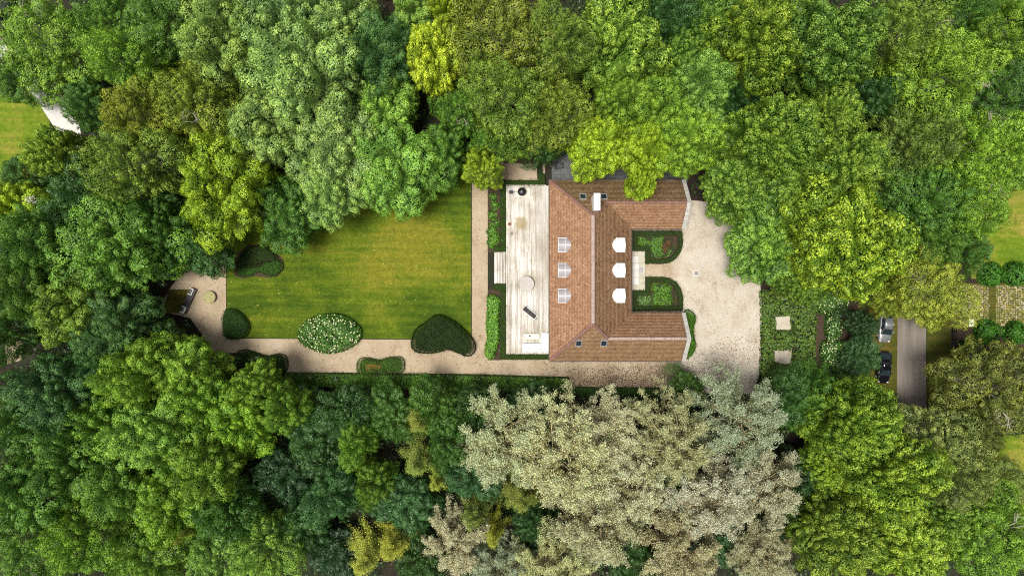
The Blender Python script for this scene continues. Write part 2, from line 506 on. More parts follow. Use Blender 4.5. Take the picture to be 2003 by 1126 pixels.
sheet('bed_soil', [(985, 290), (1062, 290), (1062, 322), (985, 319)], 0.03, 'red_soil')
sheet('bed_soil.001', [(413, 691), (470, 693), (470, 730), (413, 730)], 0.03, 'red_soil')
sheet('bed_soil.002', [(455, 520), (462, 496), (486, 479), (518, 476), (540, 490), (555, 508), (556, 526), (543, 541), (522, 543), (500, 540), (475, 545), (460, 540)], 0.045, 'soil')
sheet('bed_soil.003', [(1660, 560), (1684, 560), (1678, 660), (1640, 690), (1630, 640)], 0.02, 'soil')
sheet('bed_soil.004', [(1594, 610), (1618, 610), (1612, 740), (1590, 740)], 0.02, 'soil')
sheet('mossy_grass', [(318, 612), (330, 566), (372, 566), (352, 612)], 0.02, 'verge_grass')
sheet('road', [(1757, 480), (1811, 480), (1812, 900), (1753, 900)], 0.02, 'asphalt')
sheet('road_shoulder', [(1700, 590), (1757, 590), (1753, 830), (1690, 830)], 0.008, 'verge_grass')
sheet('grass_verge', [(1812.6, 600), (1858, 600), (1862, 780), (1812.6, 790)], 0.012, 'verge_grass')
sheet('neighbour_lawn', [(1880, 380), (2120, 330), (2120, 545), (1900, 545)], 0.012, 'rough_grass')
sheet('garden_soil', [(1858.4, 636), (2080, 636), (2080, 760), (1862.4, 770)], 0.008, 'soil')
sheet('neighbour_grass', [(1880, 860), (2100, 840), (2100, 1040), (1900, 1040)], 0.012, 'rough_grass')
sheet('field_grass', [(-160, 185), (75, 185), (98, 240), (70, 330), (30, 400), (-160, 400)], 0.012, 'rough_grass')
sheet('drive_paving', [(-120, 78), (20, 84), (75, 140), (108, 170), (150, 215), (165, 300), (108, 252), (68, 190), (0, 112), (-120, 108)], 0.02, 'pale_paving')
sheet('drive_paving.001', [(50, 372), (105, 384), (108, 404), (48, 396)], 0.02, 'pale_paving')
sheet('yard_paving', [(8, 674), (45, 664), (42, 704), (14, 712)], 0.02, 'path_gravel')
sheet('yard_paving.001', [(1830, 20), (1900, 20), (1900, 90), (1830, 90)], 0.02, 'pale_paving')

# dark edging boards along the lawn and the lower hedge
mb = MB()
for a, c_, w in (((443, 661), (922.4, 664), .05), ((922.4, 664), (922.4, 300), .05), ((443, 661), (443, 470), .04)):
    p = Vector(PX(*a)); q = Vector(PX(*c_)); d = (q - p).normalized(); n = Vector((-d.y, d.x)) * w
    mb.prism([tuple(p + n), tuple(q + n), tuple(q - n), tuple(p - n)], 0, 0.055)
tag(mb.build('lawn_edging', M['edging']), kind='structure')
mb = MB()
for a, c_, w in (((555, 728), (930, 732), .05), ((930, 732), (1112, 737), .05), ((1112, 737), (1112, 757), .06)):
    p = Vector(PX(*a)); q = Vector(PX(*c_)); d = (q - p).normalized(); n = Vector((-d.y, d.x)) * w
    mb.prism([tuple(p + n), tuple(q + n), tuple(q - n), tuple(p - n)], 0, 0.09)
tag(mb.build('path_edging', M['edging']), kind='structure')

# short grass blades on the lawn
rng = np.random.default_rng(3)
lp = np.array(poly(LAWN)); lo, hi = lp.min(0), lp.max(0)
P = rng.uniform(lo, hi, (52000, 2)); P = P[inside(P, lp)]
n = len(P)
base = np.c_[P, np.full(n, 0.03)]
ang = rng.uniform(0, 2 * np.pi, n); dv = np.c_[np.cos(ang), np.sin(ang), np.zeros(n)]
top = base + np.c_[rng.normal(0, 0.05, (n, 2)), rng.uniform(0.03, 0.08, n)]
V = np.stack([base - dv * 0.035, base + dv * 0.035, top], 1).reshape(-1, 3)
gm = leaf_mat('grass_blade', tip=(1.7, 1.3, 0.8), transl=0.2, rough=0.8, spec=0.1)
g = link('lawn_grass', mesh_np('lawn_grass', V, np.arange(3 * n).reshape(n, 3), gm, {'var': rng.random(n), 'tip': (rng.random(n) < 0.25).astype(float)}))
g.color = (0.11, 0.15, 0.01, 1)
tag(g, 'short mown blades of grass over the large lawn', 'grass', kind='stuff')

# fallen leaves on the gravel
def litter(name, label, polys, dens, size, col, seed):
    rng = np.random.default_rng(seed); pos = []
    for pl, d in zip(polys, dens):
        pp = np.array(poly(pl)); lo, hi = pp.min(0), pp.max(0)
        P = rng.uniform(lo, hi, (int(d * np.prod(hi - lo)), 2)); pos.append(P[inside(P, pp)])
    P = np.concatenate(pos); n = len(P)
    nr = np.c_[rng.normal(0, 0.25, (n, 2)), np.ones(n)]
    V, F = leaf_quads(rng, np.c_[P, np.full(n, 0.05)], nr, size, size * 0.7)
    o = link(name, mesh_np(name, V, F, M['dry_leaf'], {'var': rng.random(n), 'tip': (rng.random(n) < 0.4).astype(float)}))
    o.color = (*col, 1)
    return tag(o, label, 'leaf litter', kind='stuff')
litter('fallen_leaves', 'brown fallen leaves strewn over the gravel below the house',
       [[(1150, 735), (1340, 722), (1345, 760), (1120, 757)], [(1112, 720), (1340, 712), (1400, 760), (1112, 757)], [(1060, 706), (1430, 706), (1420, 762), (1112, 757), (1090, 736)], [(1330, 690), (1480, 650), (1484, 750), (1330, 760)],
        [(1340, 400), (1485, 520), (1488, 740), (1340, 705)], [(930, 706), (1112, 706), (1112, 735), (930, 728)]],
       [30, 26, 14, 12, 1.4, 3.0], 0.13, (0.15, 0.085, 0.045), 5)
litter('fallen_leaves.001', 'scattered brown leaves on the path around the lawn', [PATH], [1.2], 0.15, (0.16, 0.10, 0.05), 6)
litter('fallen_leaves.002', 'pale specks of fallen leaves on the lawn', [LAWN], [0.35], 0.16, (0.45, 0.42, 0.12), 7)

# ------------------------------------------------------------------ the house
EH = 3.2
xW, xE, xR = PX(1075, 0, EH)[0], PX(1235, 0, EH)[0], PX(1160, 0, 8.0)[0]
yN, yS = PX(0, 352.5, EH)[1], PX(0, 705.5, EH)[1]
yNi, yNr = PX(0, 447.5, EH)[1], PX(0, 395.5, 6.2)[1]
ySi, ySr = PX(0, 612, EH)[1], PX(0, 662, 6.2)[1]
xG = PX(1334, 0, EH)[0]
ZR = 8.0
yMn, yMs = PX(0, 421, ZR)[1], PX(0, 633, ZR)[1]
kN = (ZR - EH) / (yN - yMn); kS = (ZR - EH) / (yMs - yS); kE = (ZR - EH) / (xE - xR)
zNr = EH + kN * (yN - yNr); zSr = EH + kS * (ySr - yS)
xNw = xR + (ZR - zNr) / kE; xSw = xR + (ZR - zSr) / kE
house = thing('brick_house', 'country house with mossy red-brown tiled hip roof, two wings and white dormers', 'house', (0, 0, 0))

slopes = [
    ('W', [(xW, yS, EH), (xW, yN, EH), (xR, yMn, ZR), (xR, yMs, ZR)], 0.12),
    ('N', [(xW, yN, EH), (xG, yN, EH), (xG, yNr, zNr), (xNw, yNr, zNr), (xR, yMn, ZR)], 0.85),
    ('S', [(xG, yS, EH), (xW, yS, EH), (xR, yMs, ZR), (xSw, ySr, zSr), (xG, ySr, zSr)], 0.55),
    ('E', [(xE, yNi, EH), (xE, ySi, EH), (xSw, ySr, zSr), (xR, yMs, ZR), (xR, yMn, ZR), (xNw, yNr, zNr)], 0.36),
    ('NI', [(xG, yNi, EH), (xE, yNi, EH), (xNw, yNr, zNr), (xG, yNr, zNr)], 0.25),
    ('SI', [(xE, ySi, EH), (xG, ySi, EH), (xG, ySr, zSr), (xSw, ySr, zSr)], 0.3),
]
rng = np.random.default_rng(11)
for nm, pts, moss in slopes:
    P3 = [Vector(p) for p in pts]
    u = (P3[1] - P3[0]).normalized()
    nrm = Vector((0, 0, 0))
    for i in range(len(P3)):
        a, b_ = P3[i], P3[(i + 1) % len(P3)]
        nrm += a.cross(b_)
    nrm.normalize()
    if nrm.z < 0: nrm = -nrm
    v = nrm.cross(u).normalized()
    if v.z < 0: v = -v
    O = P3[0]
    # slab under the tiles
    mb = MB(); k = len(P3)
    order = P3 if (P3[1] - P3[0]).cross(P3[2] - P3[1]).z > 0 else P3[::-1]
    lowv = [p - Vector((0, 0, 0.16)) for p in order]
    mb.add(lowv + order, [tuple(range(k))[::-1], tuple(range(k, 2 * k))] + [(i, (i + 1) % k, k + (i + 1) % k, k + i) for i in range(k)])
    slab = mb.build('roof_slope', M['tile'], house)
    at = slab.data.attributes.new('moss', 'FLOAT', 'FACE'); at.data.foreach_set('value', [moss] * len(slab.data.polygons))
    at = slab.data.attributes.new('var', 'FLOAT', 'FACE'); at.data.foreach_set('value', [0.2] * len(slab.data.polygons))
    uv = np.array([((p - O).dot(u), (p - O).dot(v)) for p in P3])
    lo, hi = uv.min(0), uv.max(0)
    tw, th = 0.20, 0.26
    nu, nv = int((hi[0] - lo[0]) / tw) + 1, int((hi[1] - lo[1]) / th) + 1
    gu, gv = np.meshgrid(np.arange(nu), np.arange(nv), indexing='ij')
    gu = (gu + 0.5 * (gv % 2)).ravel() * tw + lo[0]; gv = gv.ravel() * th + lo[1]
    cen = np.c_[gu + tw / 2, gv + th / 2]
    ok = inside(cen, uv); gu, gv = gu[ok], gv[ok]
    n = len(gu)
    lift = rng.uniform(0.008, 0.024, n); w = tw - 0.012
    O_, u_, v_, n_ = (np.array(q) for q in (O, u, v, nrm))
    def pt(a, c_, d):
        return O_ + np.outer(a, u_) + np.outer(c_, v_) + np.outer(d, n_)
    jit = rng.normal(0, 0.012, n)
    a0, a1 = gu + jit, gu + w + jit
    z0 = np.full(n, 0.006)
    V = np.stack([pt(a0, gv - 0.03 + jit, lift), pt(a1, gv - 0.03 + jit, lift), pt(a1, gv + th, z0), pt(a0, gv + th, z0), pt(a0, gv - 0.03 + jit, z0 - .02), pt(a1, gv - 0.03 + jit, z0 - .02)], 1).reshape(-1, 3)
    bidx = np.arange(n)[:, None] * 6
    F = np.concatenate([bidx + np.array([0, 1, 2, 3]), bidx + np.array([4, 5, 1, 0])], 0)
    va = np.clip(rng.normal(0.5, 0.2, n), 0, 1)
    t = link('roof_tiles', mesh_np('roof_tiles', V, F, M['tile'], {'var': np.r_[va, va], 'moss': np.full(2 * n, moss)}), slab)
    tag(t, kind='stuff')


def cap_line(name, a, b, mat, r=0.17, parent=house):
    """half-round capping tiles laid end to end along a ridge or hip"""
    a = Vector(a); b = Vector(b); L = (b - a).length; n = max(2, int(L / 0.42)); d = (b - a).normalized()
    side = d.cross(Vector((0, 0, 1))).normalized(); up = side.cross(d)
    mb = MB()
    for i in range(n):
        p = a + d * (L * i / n); q = a + d * (L * (i + 1) / n - 0.012)
        r0, r1 = r * 1.06, r * 0.94
        s0 = [tuple(p + side * (r0 * math.cos(t)) + up * (r0 * 0.62 * math.sin(t))) for t in np.linspace(0, math.pi, 6)]
        s1 = [tuple(q + side * (r1 * math.cos(t)) + up * (r1 * 0.62 * math.sin(t))) for t in np.linspace(0, math.pi, 6)]
        mb.loft([s0, s1])
    return mb.build(name, M[mat], parent)


cap_line('ridge_cap', (xR, yMn, ZR), (xR, yMs, ZR), 'ridge_tile', 0.24)
cap_line('ridge_cap', (xNw, yNr, zNr), (xG, yNr, zNr), 'hip_tile', 0.16)
cap_line('ridge_cap', (xSw, ySr, zSr), (xG, ySr, zSr), 'ridge_tile', 0.2)
cap_line('hip_cap', (xW, yN, EH), (xR, yMn, ZR), 'hip_tile', 0.2)
cap_line('hip_cap', (xR, yMn, ZR), (xNw, yNr, zNr), 'hip_tile', 0.19)
cap_line('hip_cap', (xW, yS, EH), (xR, yMs, ZR), 'hip_tile', 0.22)
cap_line('hip_cap', (xR, yMs, ZR), (xSw, ySr, zSr), 'hip_tile', 0.2)

# walls
wi = 0.32
mb = MB()
mb.prism([(xW + wi, yS + wi), (xG - .05, yS + wi), (xG - .05, ySi - wi), (xE - wi, ySi - wi), (xE - wi, yNi + wi), (xG - .05, yNi + wi), (xG - .05, yN - wi), (xW + wi, yN - wi)], 0, EH - 0.18)
mb.build('wall', M['wall_brick'], house)
for y0, yr, y1, zr in ((yNi, yNr, yN, zNr), (yS, ySr, ySi, zSr)):
    mb = MB()
    prof = [(y0 + .02, 0), (y1 - .02, 0), (y1 - .02, EH + .1), (yr, zr + .1), (y0 + .02, EH + .1)]
    mb.loft([[(xG, y, z) for y, z in prof], [(xG + .34, y, z) for y, z in prof]])
    mb.build('gable_wall', M['wall_brick'], house)
    for ya, yb in ((y0 - .05, yr), (y1 + .05, yr)):
        mb = MB()
        prof = [(ya, EH + .12), (yb, zr + .12), (yb, zr + .3), (ya, EH + .3)]
        nseg = 6
        for s in range(nseg):
            f0, f1 = s / nseg, (s + 1) / nseg - 0.004
            q = [(ya + (yb - ya) * f0, EH + .12 + (zr - EH) * f0), (ya + (yb - ya) * f1, EH + .12 + (zr - EH) * f1)]
            sec = [(q[0][0], q[0][1]), (q[1][0], q[1][1]), (q[1][0], q[1][1] + .17), (q[0][0], q[0][1] + .17)]
            mb.loft([[(xG - .1, y, z) for y, z in sec], [(xG + .42, y, z) for y, z in sec]])
        mb.build('gable_coping', M['coping'], house)

# gutters
def gutter(a, b):
    mb = MB(); x0, x1 = sorted((a[0], b[0])); y0, y1 = sorted((a[1], b[1]))
    if x1 - x0 < .01: mb.box(x0 - .07, x0 + .07, y0, y1, EH - .2, EH - .05)
    else: mb.box(x0, x1, y0 - .07, y0 + .07, EH - .2, EH - .05)
    mb.build('gutter', M['gutter'], house)
gutter((xW - .06, yS), (xW - .06, yN)); gutter((xW, yN + .06), (xG, yN + .06)); gutter((xW, yS - .06), (xG, yS - .06))
gutter((xE + .06, ySi), (xE + .06, yNi)); gutter((xE + .14, yNi - .06), (xG, yNi - .06)); gutter((xE + .14, ySi + .06), (xG, ySi + .06))

# dormers with shallow arched roofs
def dormer(side, pyc):
    hd = 5.4
    yc = PX(0, pyc, hd)[1]; hw = 0.92
    if side == 'W':
        xf = PX(1091.5, 0, hd)[0]; sl = lambda z: xW + (z - EH) * (xR - xW) / (ZR - EH) ; sg = 1
    else:
        xf = PX(1223, 0, hd)[0]; sl = lambda z: xE - (z - EH) * (xE - xR) / (ZR - EH); sg = -1
    d = thing('tmp', '', '') if False else None
    ze, zc = 5.15, 5.62
    ys = np.linspace(-hw, hw, 11); zs = zc - (zc - ze) * (ys / hw) ** 2
    mbw = MB()   # cheeks and front
    zf = EH + abs(xf - (xW if side == 'W' else xE)) * (ZR - EH) / (abs(xR - (xW if side == 'W' else xE)))
    for s in (-1, 1):
        y0 = yc + s * (hw - .08); y1 = yc + s * (hw - .14)
        tri = [(xf + sg * .06, zf - .1), (sl(ze) + sg * .12, ze), (xf + sg * .06, ze)]
        mbw.loft([[(x, y0, z) for x, z in tri], [(x, y1, z) for x, z in tri]])
    fr = [(yc + y * .9, z - .03) for y, z in zip(ys, zs)] + [(yc + hw * .9, zf - .1), (yc - hw * .9, zf - .1)]
    mbw.loft([[(xf + sg * .08, y, z) for y, z in fr], [(xf + sg * .16, y, z) for y, z in fr]])
    dm = mbw.build('dormer', M['white_paint'], house)
    # roof sheet, arched, runs back into the slope
    mb = MB(); top = []; bot = []
    for y, z in zip(ys, zs):
        top.append([(xf, yc + y, z + .05), (sl(z) + sg * .02, yc + y, z + .05)])
        bot.append([(xf, yc + y, z), (sl(z) + sg * .02, yc + y, z)])
    secs = [[t[0], t[1], b_[1], b_[0]] for t, b_ in zip(top, bot)]
    mb.loft(secs)
    mb.build('dormer_roof', M['zinc' if side == 'W' else 'white_sheet'], dm)  # east sheets white: bright reflection on the zinc put into the colour
    # standing seams: one along the crown, one across, rims
    mbs = MB()
    mbs.box(min(xf, sl(zc)), max(xf, sl(zc)), yc - .028, yc + .028, zc + .05, zc + .085)
    fx = 0.64
    for rim in ((fx, .03), (0.015, .03)):
        sec = []
        for y, z in zip(ys, zs):
            x = xf + (sl(ze) - xf) * rim[0] * (1.0 if rim[0] < .1 else 1.25)
            sec.append([(x - rim[1], yc + y, z + .052), (x + rim[1], yc + y, z + .052), (x + rim[1], yc + y, z + .082), (x - rim[1], yc + y, z + .082)])
        mbs.loft(sec)
    for s in (0, -1):
        y = yc + ys[s]
        mbs.box(min(xf, sl(ze)), max(xf, sl(ze)), y - .03, y + .03, ze - .02, ze + .085)
    mbs.build('roof_seam', M['white_sheet' if side == 'W' else 'light_metal'], dm)
    # window in the front
    mb = MB(); x0, x1 = sorted((xf + sg * .05, xf + sg * .078)); mb.box(x0, x1, yc - .6, yc + .6, zf + .12, ze - .02); mb.build('window_pane', M['glass'], dm)
    x0, x1 = sorted((xf + sg * .03, xf + sg * .049))
    for y in (-.6, 0, .6): MB().box(x0, x1, yc + y - .03, yc + y + .03, zf + .1, ze).build('window_bar', M['white_paint'], dm)
for py in (478.5, 528.5, 578): dormer('W', py)
for py in (479, 528.5, 578): dormer('E', py)

# roof windows
def skylight(px, py, slope):
    y_e, k, sg = (yN, kN, -1) if slope == 'N' else (yS, kS, 1)
    h = 5.2
    for _ in range(6):
        x, y = PX(px, py, h); h = EH + k * abs(y - y_e)
    ang = math.atan(k) * (1 if slope == 'S' else -1)
    rot = Matrix.Translation((x, y, h)) @ Matrix.Rotation(ang, 4, 'X')
    w, l = .44, .56
    def tr(mb): mb.v = [tuple(rot @ Vector(p)) for p in mb.v]; return mb
    mb = MB()
    for b_ in ((-w, w, -l, -l + .1), (-w, w, l - .1, l), (-w, -w + .1, -l + .1, l - .1), (w - .1, w, -l + .1, l - .1)): mb.box(*b_, 0.0, .14)
    f = tr(mb).build('skylight', M['zinc'], house)
    mb = MB(); mb.box(-w + .1, w - .1, -l + .1, l - .1, .02, .09); tr(mb).build('pane', M['glass'], f)
for a in ((1140, 385, 'N'), (1181, 385, 'N'), (1132, 670, 'S'), (1181, 670, 'S')): skylight(*a)

# chimney
ct = 9.3
cx0, cy0 = PX(1162.5, 410.5, ct); cx1, cy1 = PX(1173.5, 378.5, ct)
ch = MB().box(cx0, cx1, cy0, cy1, 5.2, ct - .18).build('chimney', M['white_paint'], house)
mb = MB(); ym = (cy0 + cy1) / 2
mb.box(cx0 - .06, cx1 + .06, cy0 - .06, ym - .012, ct - .18, ct, .02); mb.box(cx0 - .06, cx1 + .06, ym + .012, cy1 + .06, ct - .18, ct, .02)
mb.build('chimney_cap', M['white_sheet'], ch)
mb = MB(); mb.box(cx0 - .12, cx1 + .12, cy0 - .12, cy1 + .12, 5.3, 6.15 if False else 5.4); mb.build('chimney_flashing', M['zinc'], ch)

# wall openings: french windows to the terrace, front door and windows to the courtyard, gable windows
def opening(name, axis, pos, c, w, z0, z1, out):
    f = MB(); p = MB(); o0, o1 = sorted((pos, pos + out * .06)); g0, g1 = sorted((pos, pos + out * .03))
    bars = [(c - w / 2 - .07, c - w / 2, z0, z1), (c + w / 2, c + w / 2 + .07, z0, z1), (c - w / 2 - .07, c + w / 2 + .07, z1, z1 + .07), (c - .03, c + .03, z0, z1), (c - w / 2, c + w / 2, (z0 + z1) / 2 - .02, (z0 + z1) / 2 + .02)]
    for a0, a1, b0, b1 in bars:
        if axis == 'x': f.box(o0, o1, a0, a1, b0, b1)
        else: f.box(a0, a1, o0, o1, b0, b1)
    if axis == 'x': p.box(g0, g1, c - w / 2, c + w / 2, z0, z1)
    else: p.box(c - w / 2, c + w / 2, g0, g1, z0, z1)
    fo = f.build(name, M['white_paint'], house); p.build('pane', M['glass'], fo)
for y in (11, 7.2, 3.4, -.4, -4.2, -7.6): opening('french_window', 'x', xW + wi, y, 1.5, .47, 2.6, -1)
yd = PX(0, 528, 0)[1]
opening('front_door', 'x', xE - wi, yd, 1.2, .42, 2.5, 1)
for y in (yNi - 2.2, ySi + 1.8): opening('window', 'x', xE - wi, y, 1.1, .9, 2.3, 1)
for y in (yNr, ySr): opening('window', 'x', xG + .34, y, 1.2, .9, 2.4, 1)

# entrance steps of pale stone
st = thing('entrance_steps', 'pale stone entrance steps between the two courtyard hedges', 'steps', (*PX(1250, 528), 0))
def stone(par, x0, y0, x1, y1, z0, z1, mat, name, bev=.02, h=None):
    h = z1 if h is None else h
    a = PX(x0, y1, h); c_ = PX(x1, y0, h); l = par.location
    return MB().box(a[0] - l.x, c_[0] - l.x, a[1] - l.y, c_[1] - l.y, z0, z1, bev).build(name, M[mat], par)
stone(st, 1237, 491, 1262, 567, 0, .2, 'cream_stone', 'lower_step')
for i in range(4):
    stone(st, 1237, 500.5 + i * 14, 1249.5, 514.2 + i * 14, .2, .4, 'pale_paving', 'landing_slab')
dmat = thing('door_mat', 'light grey door mat on the pale entrance step', 'door mat', (*PX(1254, 528, .2), .2))
MB().box(-.3, .3, -.42, .42, 0, .03, .01).build('mat_pile', M['zinc'], dmat)
MB().box(-.33, .33, -.45, .45, 0, .012).build('mat_border', M['light_metal'], dmat)

# ------------------------------------------------------------------ terrace deck
DZ = .45
dx0, dy1 = PX(990, 363, DZ); dx1, dy0 = PX(1074.5, 690.5, DZ)
deck = thing('terrace_deck', 'weathered grey-white plank deck along the garden side of the house', 'deck', ((dx0 + dx1) / 2, (dy0 + dy1) / 2, 0))
W, L = dx1 - dx0, dy1 - dy0
MB().box(-W / 2 + .05, W / 2 - .05, -L / 2 + .05, L / 2 - .05, 0, DZ - .06).build('deck_frame', M['edging'], deck)
npl = 40; pw = W / npl
rng = np.random.default_rng(21)
pm = {}
for i in range(npl):
    cuts = [0] + sorted([(3 + 1.7 * (i % 5)) + rng.uniform(-.3, .3), 11.5 + 1.3 * ((i * 3) % 5)]) + [L]
    for a, c_ in zip(cuts[:-1], cuts[1:]):
        mb = MB().box(-pw / 2 + .006, pw / 2 - .006, 0, c_ - a - .008, DZ - .055, DZ + float(rng.uniform(-.004, .004)), .006)
        o = mb.build('plank', M['deck_wood'], deck)
        o.location = (-W / 2 + pw * (i + .5), -L / 2 + a, 0)
MB().box(-W / 2, W / 2 - .5, L / 2 + .004, L / 2 + .14, .1, DZ + .01).build('edge_board', M['deck_wood'], deck)
MB().box(-W / 2, W / 2 - .05, -L / 2 - .1, -L / 2 - .004, .1, DZ + .01).build('edge_board', M['deck_wood'], deck)
steps = thing('deck_steps', 'weathered plank steps from the deck down to the gravel path', 'steps', (*PX(978, 522, .3), 0))
a = PX(990, 555, .3); c_ = PX(990, 490, .3); hy = (c_[1] - a[1]) / 2
for i, (px0, px1, z) in enumerate(((984.3, 989.6, .36), (978.5, 983.8, .27), (973, 978, .18), (967, 972.5, .09))):
    xa = PX(px0, 0, z)[0] - steps.location.x; xb = PX(px1, 0, z)[0] - steps.location.x
    MB().box(xa, xb - .05, -hy, hy, z - .05, z, .006).build('tread', M['deck_wood'], steps)
    MB().box(xa + .04, xb - .02, -hy + .03, hy - .03, 0, z - .05).build('riser', M['edging'], steps)


def loc(px, py, z): return (*PX(px, py, z), z)

# kettle barbecue on a stone pad
pad = thing('stone_pad', 'cream stone slab under the black barbecue', 'slab', loc(1023, 377, DZ))
for i in range(2): MB().box(-1.02 + i * 1.03, -.01 + i * 1.03, -.6, .6, .004, .05, .012).build('slab', M['pad_stone'], pad)
bq = thing('kettle_barbecue', 'round black kettle barbecue on the cream slab', 'barbecue', loc(1020.5, 376.5, DZ + .05))
MB().lathe([(.02, .42), (.3, .48), (.5, .66), (.56, .8), (.56, .82)], 28).build('bowl', M['black_metal'], bq, True)
lid = MB().lathe([(.58, .81), (.57, .85), (.46, 1.0), (.25, 1.1), (.02, 1.13)], 28).build('lid', M['black_metal'], bq, True)
MB().lathe([(.05, 1.12), (.06, 1.15), (.05, 1.18), (.01, 1.19)], 12).build('knob', M['light_metal'], lid)
for k in range(3):
    t = k * 2.094; MB().tube([(.25 * math.cos(t), .25 * math.sin(t), .5), (.5 * math.cos(t), .5 * math.sin(t), 0)], .025).build('leg', M['black_metal'], bq)
MB().tube([(-.54, 0, .8), (-1.3, .03, .8)], .025).build('handle', M['black_metal'], bq)
MB().box(-1.75, -1.3, -.28, .16, .76, .8, .01).build('side_tray', M['black_fabric'], bq)
MB().tube([(-1.5, 0, .76), (-1.5, 0, -.05)], .03).build('tray_leg', M['black_metal'], bq)

pot = thing('flower_pot', 'small terracotta pot at the left edge of the deck', 'pot', loc(996.5, 438.5, DZ))
MB().lathe([(.14, 0), (.2, .26), (.23, .27), (.23, .33), (.19, .33), (.18, .27), (.02, .26)], 18).build('pot_body', M['terracotta'], pot)
MB().lathe([(.17, .24), (.1, .29), (.02, .3)], 12).build('pot_soil', M['soil'], pot)

# round table
tb = thing('round_table', 'large round pale stone table with a parasol hole on the deck', 'table', loc(1030, 555, DZ))
mb = MB()
for k in range(4):      # top made of four boards
    ya, yb = -1.0 + .5 * k + .006, -.5 + .5 * k - .006
    ts = np.linspace(ya, yb, 7)
    pts = [(math.sqrt(max(0, 1.0 - t * t)), t) for t in ts] + [(-math.sqrt(max(0, 1.0 - t * t)), t) for t in ts[::-1]]
    b2 = MB().prism(pts, .69, .75)
    o = b2.build('top_board', M['table_stone'], tb); o.rotation_euler = (0, 0, R(38))
MB().lathe([(1.0, .64), (1.015, .66), (1.015, .7), (.99, .7), (.99, .64)], 40).build('rim', M['table_stone'], tb)
MB().lathe([(.5, 0), (.48, .05), (.12, .1), (.12, .6), (.5, .66), (.5, .68)], 20).build('pedestal', M['light_metal'], tb)
MB().lathe([(.07, .745), (.07, .765), (.02, .768)], 14).build('parasol_cap', M['zinc'], tb)

# sun lounger
a = PX(1026, 603, .8); c_ = PX(1047, 620, .8)
lg = thing('sun_lounger', 'dark grey sun lounger lying diagonally on the deck', 'sun lounger', (*PX(1036.5, 611.5, .8), DZ), math.atan2(c_[1] - a[1], c_[0] - a[0]))
for s in (-1, 1): MB().box(-1.05, 1.08, s * .36 - .03, s * .36 + .03, .26, .32).build('side_rail', M['light_metal'], lg)
MB().box(1.03, 1.09, -.33, .33, .26, .32).build('end_rail', M['light_metal'], lg)
MB().box(-.35, 1.0, -.31, .31, .3, .35, .02).build('seat_cushion', M['black_fabric'], lg)
mb = MB().box(-.72, 0, -.32, .32, 0, .05, .02); mb.v = [(x * .94 - .38, y, .32 - x * .34 + z) for x, y, z in mb.v]; mb.build('backrest', M['black_fabric'], lg)
for x in (-.85, .85):
    for s in (-1, 1): MB().box(x - .03, x + .03, s * .36 - .028, s * .36 + .028, 0, .26).build('leg', M['light_metal'], lg)
tray = thing('drinks_tray', 'small dark tray at the foot of the sun lounger', 'tray', loc(1047.5, 622.5, DZ))
MB().box(-.11, .11, -.13, .13, 0, .12, .02).build('tray_box', M['black_metal'], tray)
MB().box(-.13, .13, -.15, .15, .12, .14).build('tray_rim', M['black_fabric'], tray)

# coffee table with a dark candle box, corner sofa
ct_ = thing('coffee_table', 'low cream rectangular coffee table in front of the white sofa', 'table', loc(1039.8, 657.5, DZ))
MB().box(-1.1, 1.1, -.37, .37, .36, .42, .015).build('table_top', M['cream_paint'], ct_)
for x in (-1, 1):
    for y in (-1, 1): MB().box(x * 1.0 - .04, x * 1.0 + .04, y * .29 - .04, y * .29 + .04, 0, .36).build('leg', M['cream_paint'], ct_)
cb = thing('candle_box', 'small dark box on the cream coffee table', 'box', loc(1036, 657, DZ + .42))
MB().box(-.13, .13, -.08, .08, 0, .14, .01).build('box_body', M['black_metal'], cb)
MB().box(-.1, .1, -.05, .05, .14, .16).build('box_lid', M['black_fabric'], cb)
sf = thing('corner_sofa', 'white corner sofa at the lower end of the deck by the house', 'sofa', loc(1047, 678, DZ))
def sbox(x0, y0, x1, y1, z0, z1, mat, nm, bev=.05):
    a = PX(x0, y1, DZ + .5); c_ = PX(x1, y0, DZ + .5)
    MB().box(a[0] - sf.location.x, c_[0] - sf.location.x, a[1] - sf.location.y, c_[1] - sf.location.y, z0, z1, bev).build(nm, M[mat], sf)
sbox(1021, 671, 1073.3, 687.6, .06, .26, 'white_paint', 'sofa_base', .01); sbox(1059, 650.5, 1073.3, 670.8, .06, .26, 'white_paint', 'sofa_base', .01)
for i in range(3): sbox(1021.4 + i * 12.7, 671.2, 1033.8 + i * 12.7, 683.2, .26, .43, 'cushion_white', 'seat_cushion')
sbox(1059.3, 651, 1069.4, 670.6, .26, .43, 'cushion_white', 'seat_cushion')
for i in range(3): sbox(1021.4 + i * 17.3, 683.6, 1038.4 + i * 17.3, 687.4, .26, .72, 'cushion_white', 'back_cushion')
sbox(1069.8, 651, 1073.1, 683, .26, .72, 'cushion_white', 'back_cushion')
for x, y in ((1023, 673), (1023, 686), (1071, 686), (1071, 653), (1061, 653)): sbox(x - .7, y - .7, x + .7, y + .7, 0, .06, 'black_metal', 'foot', 0)

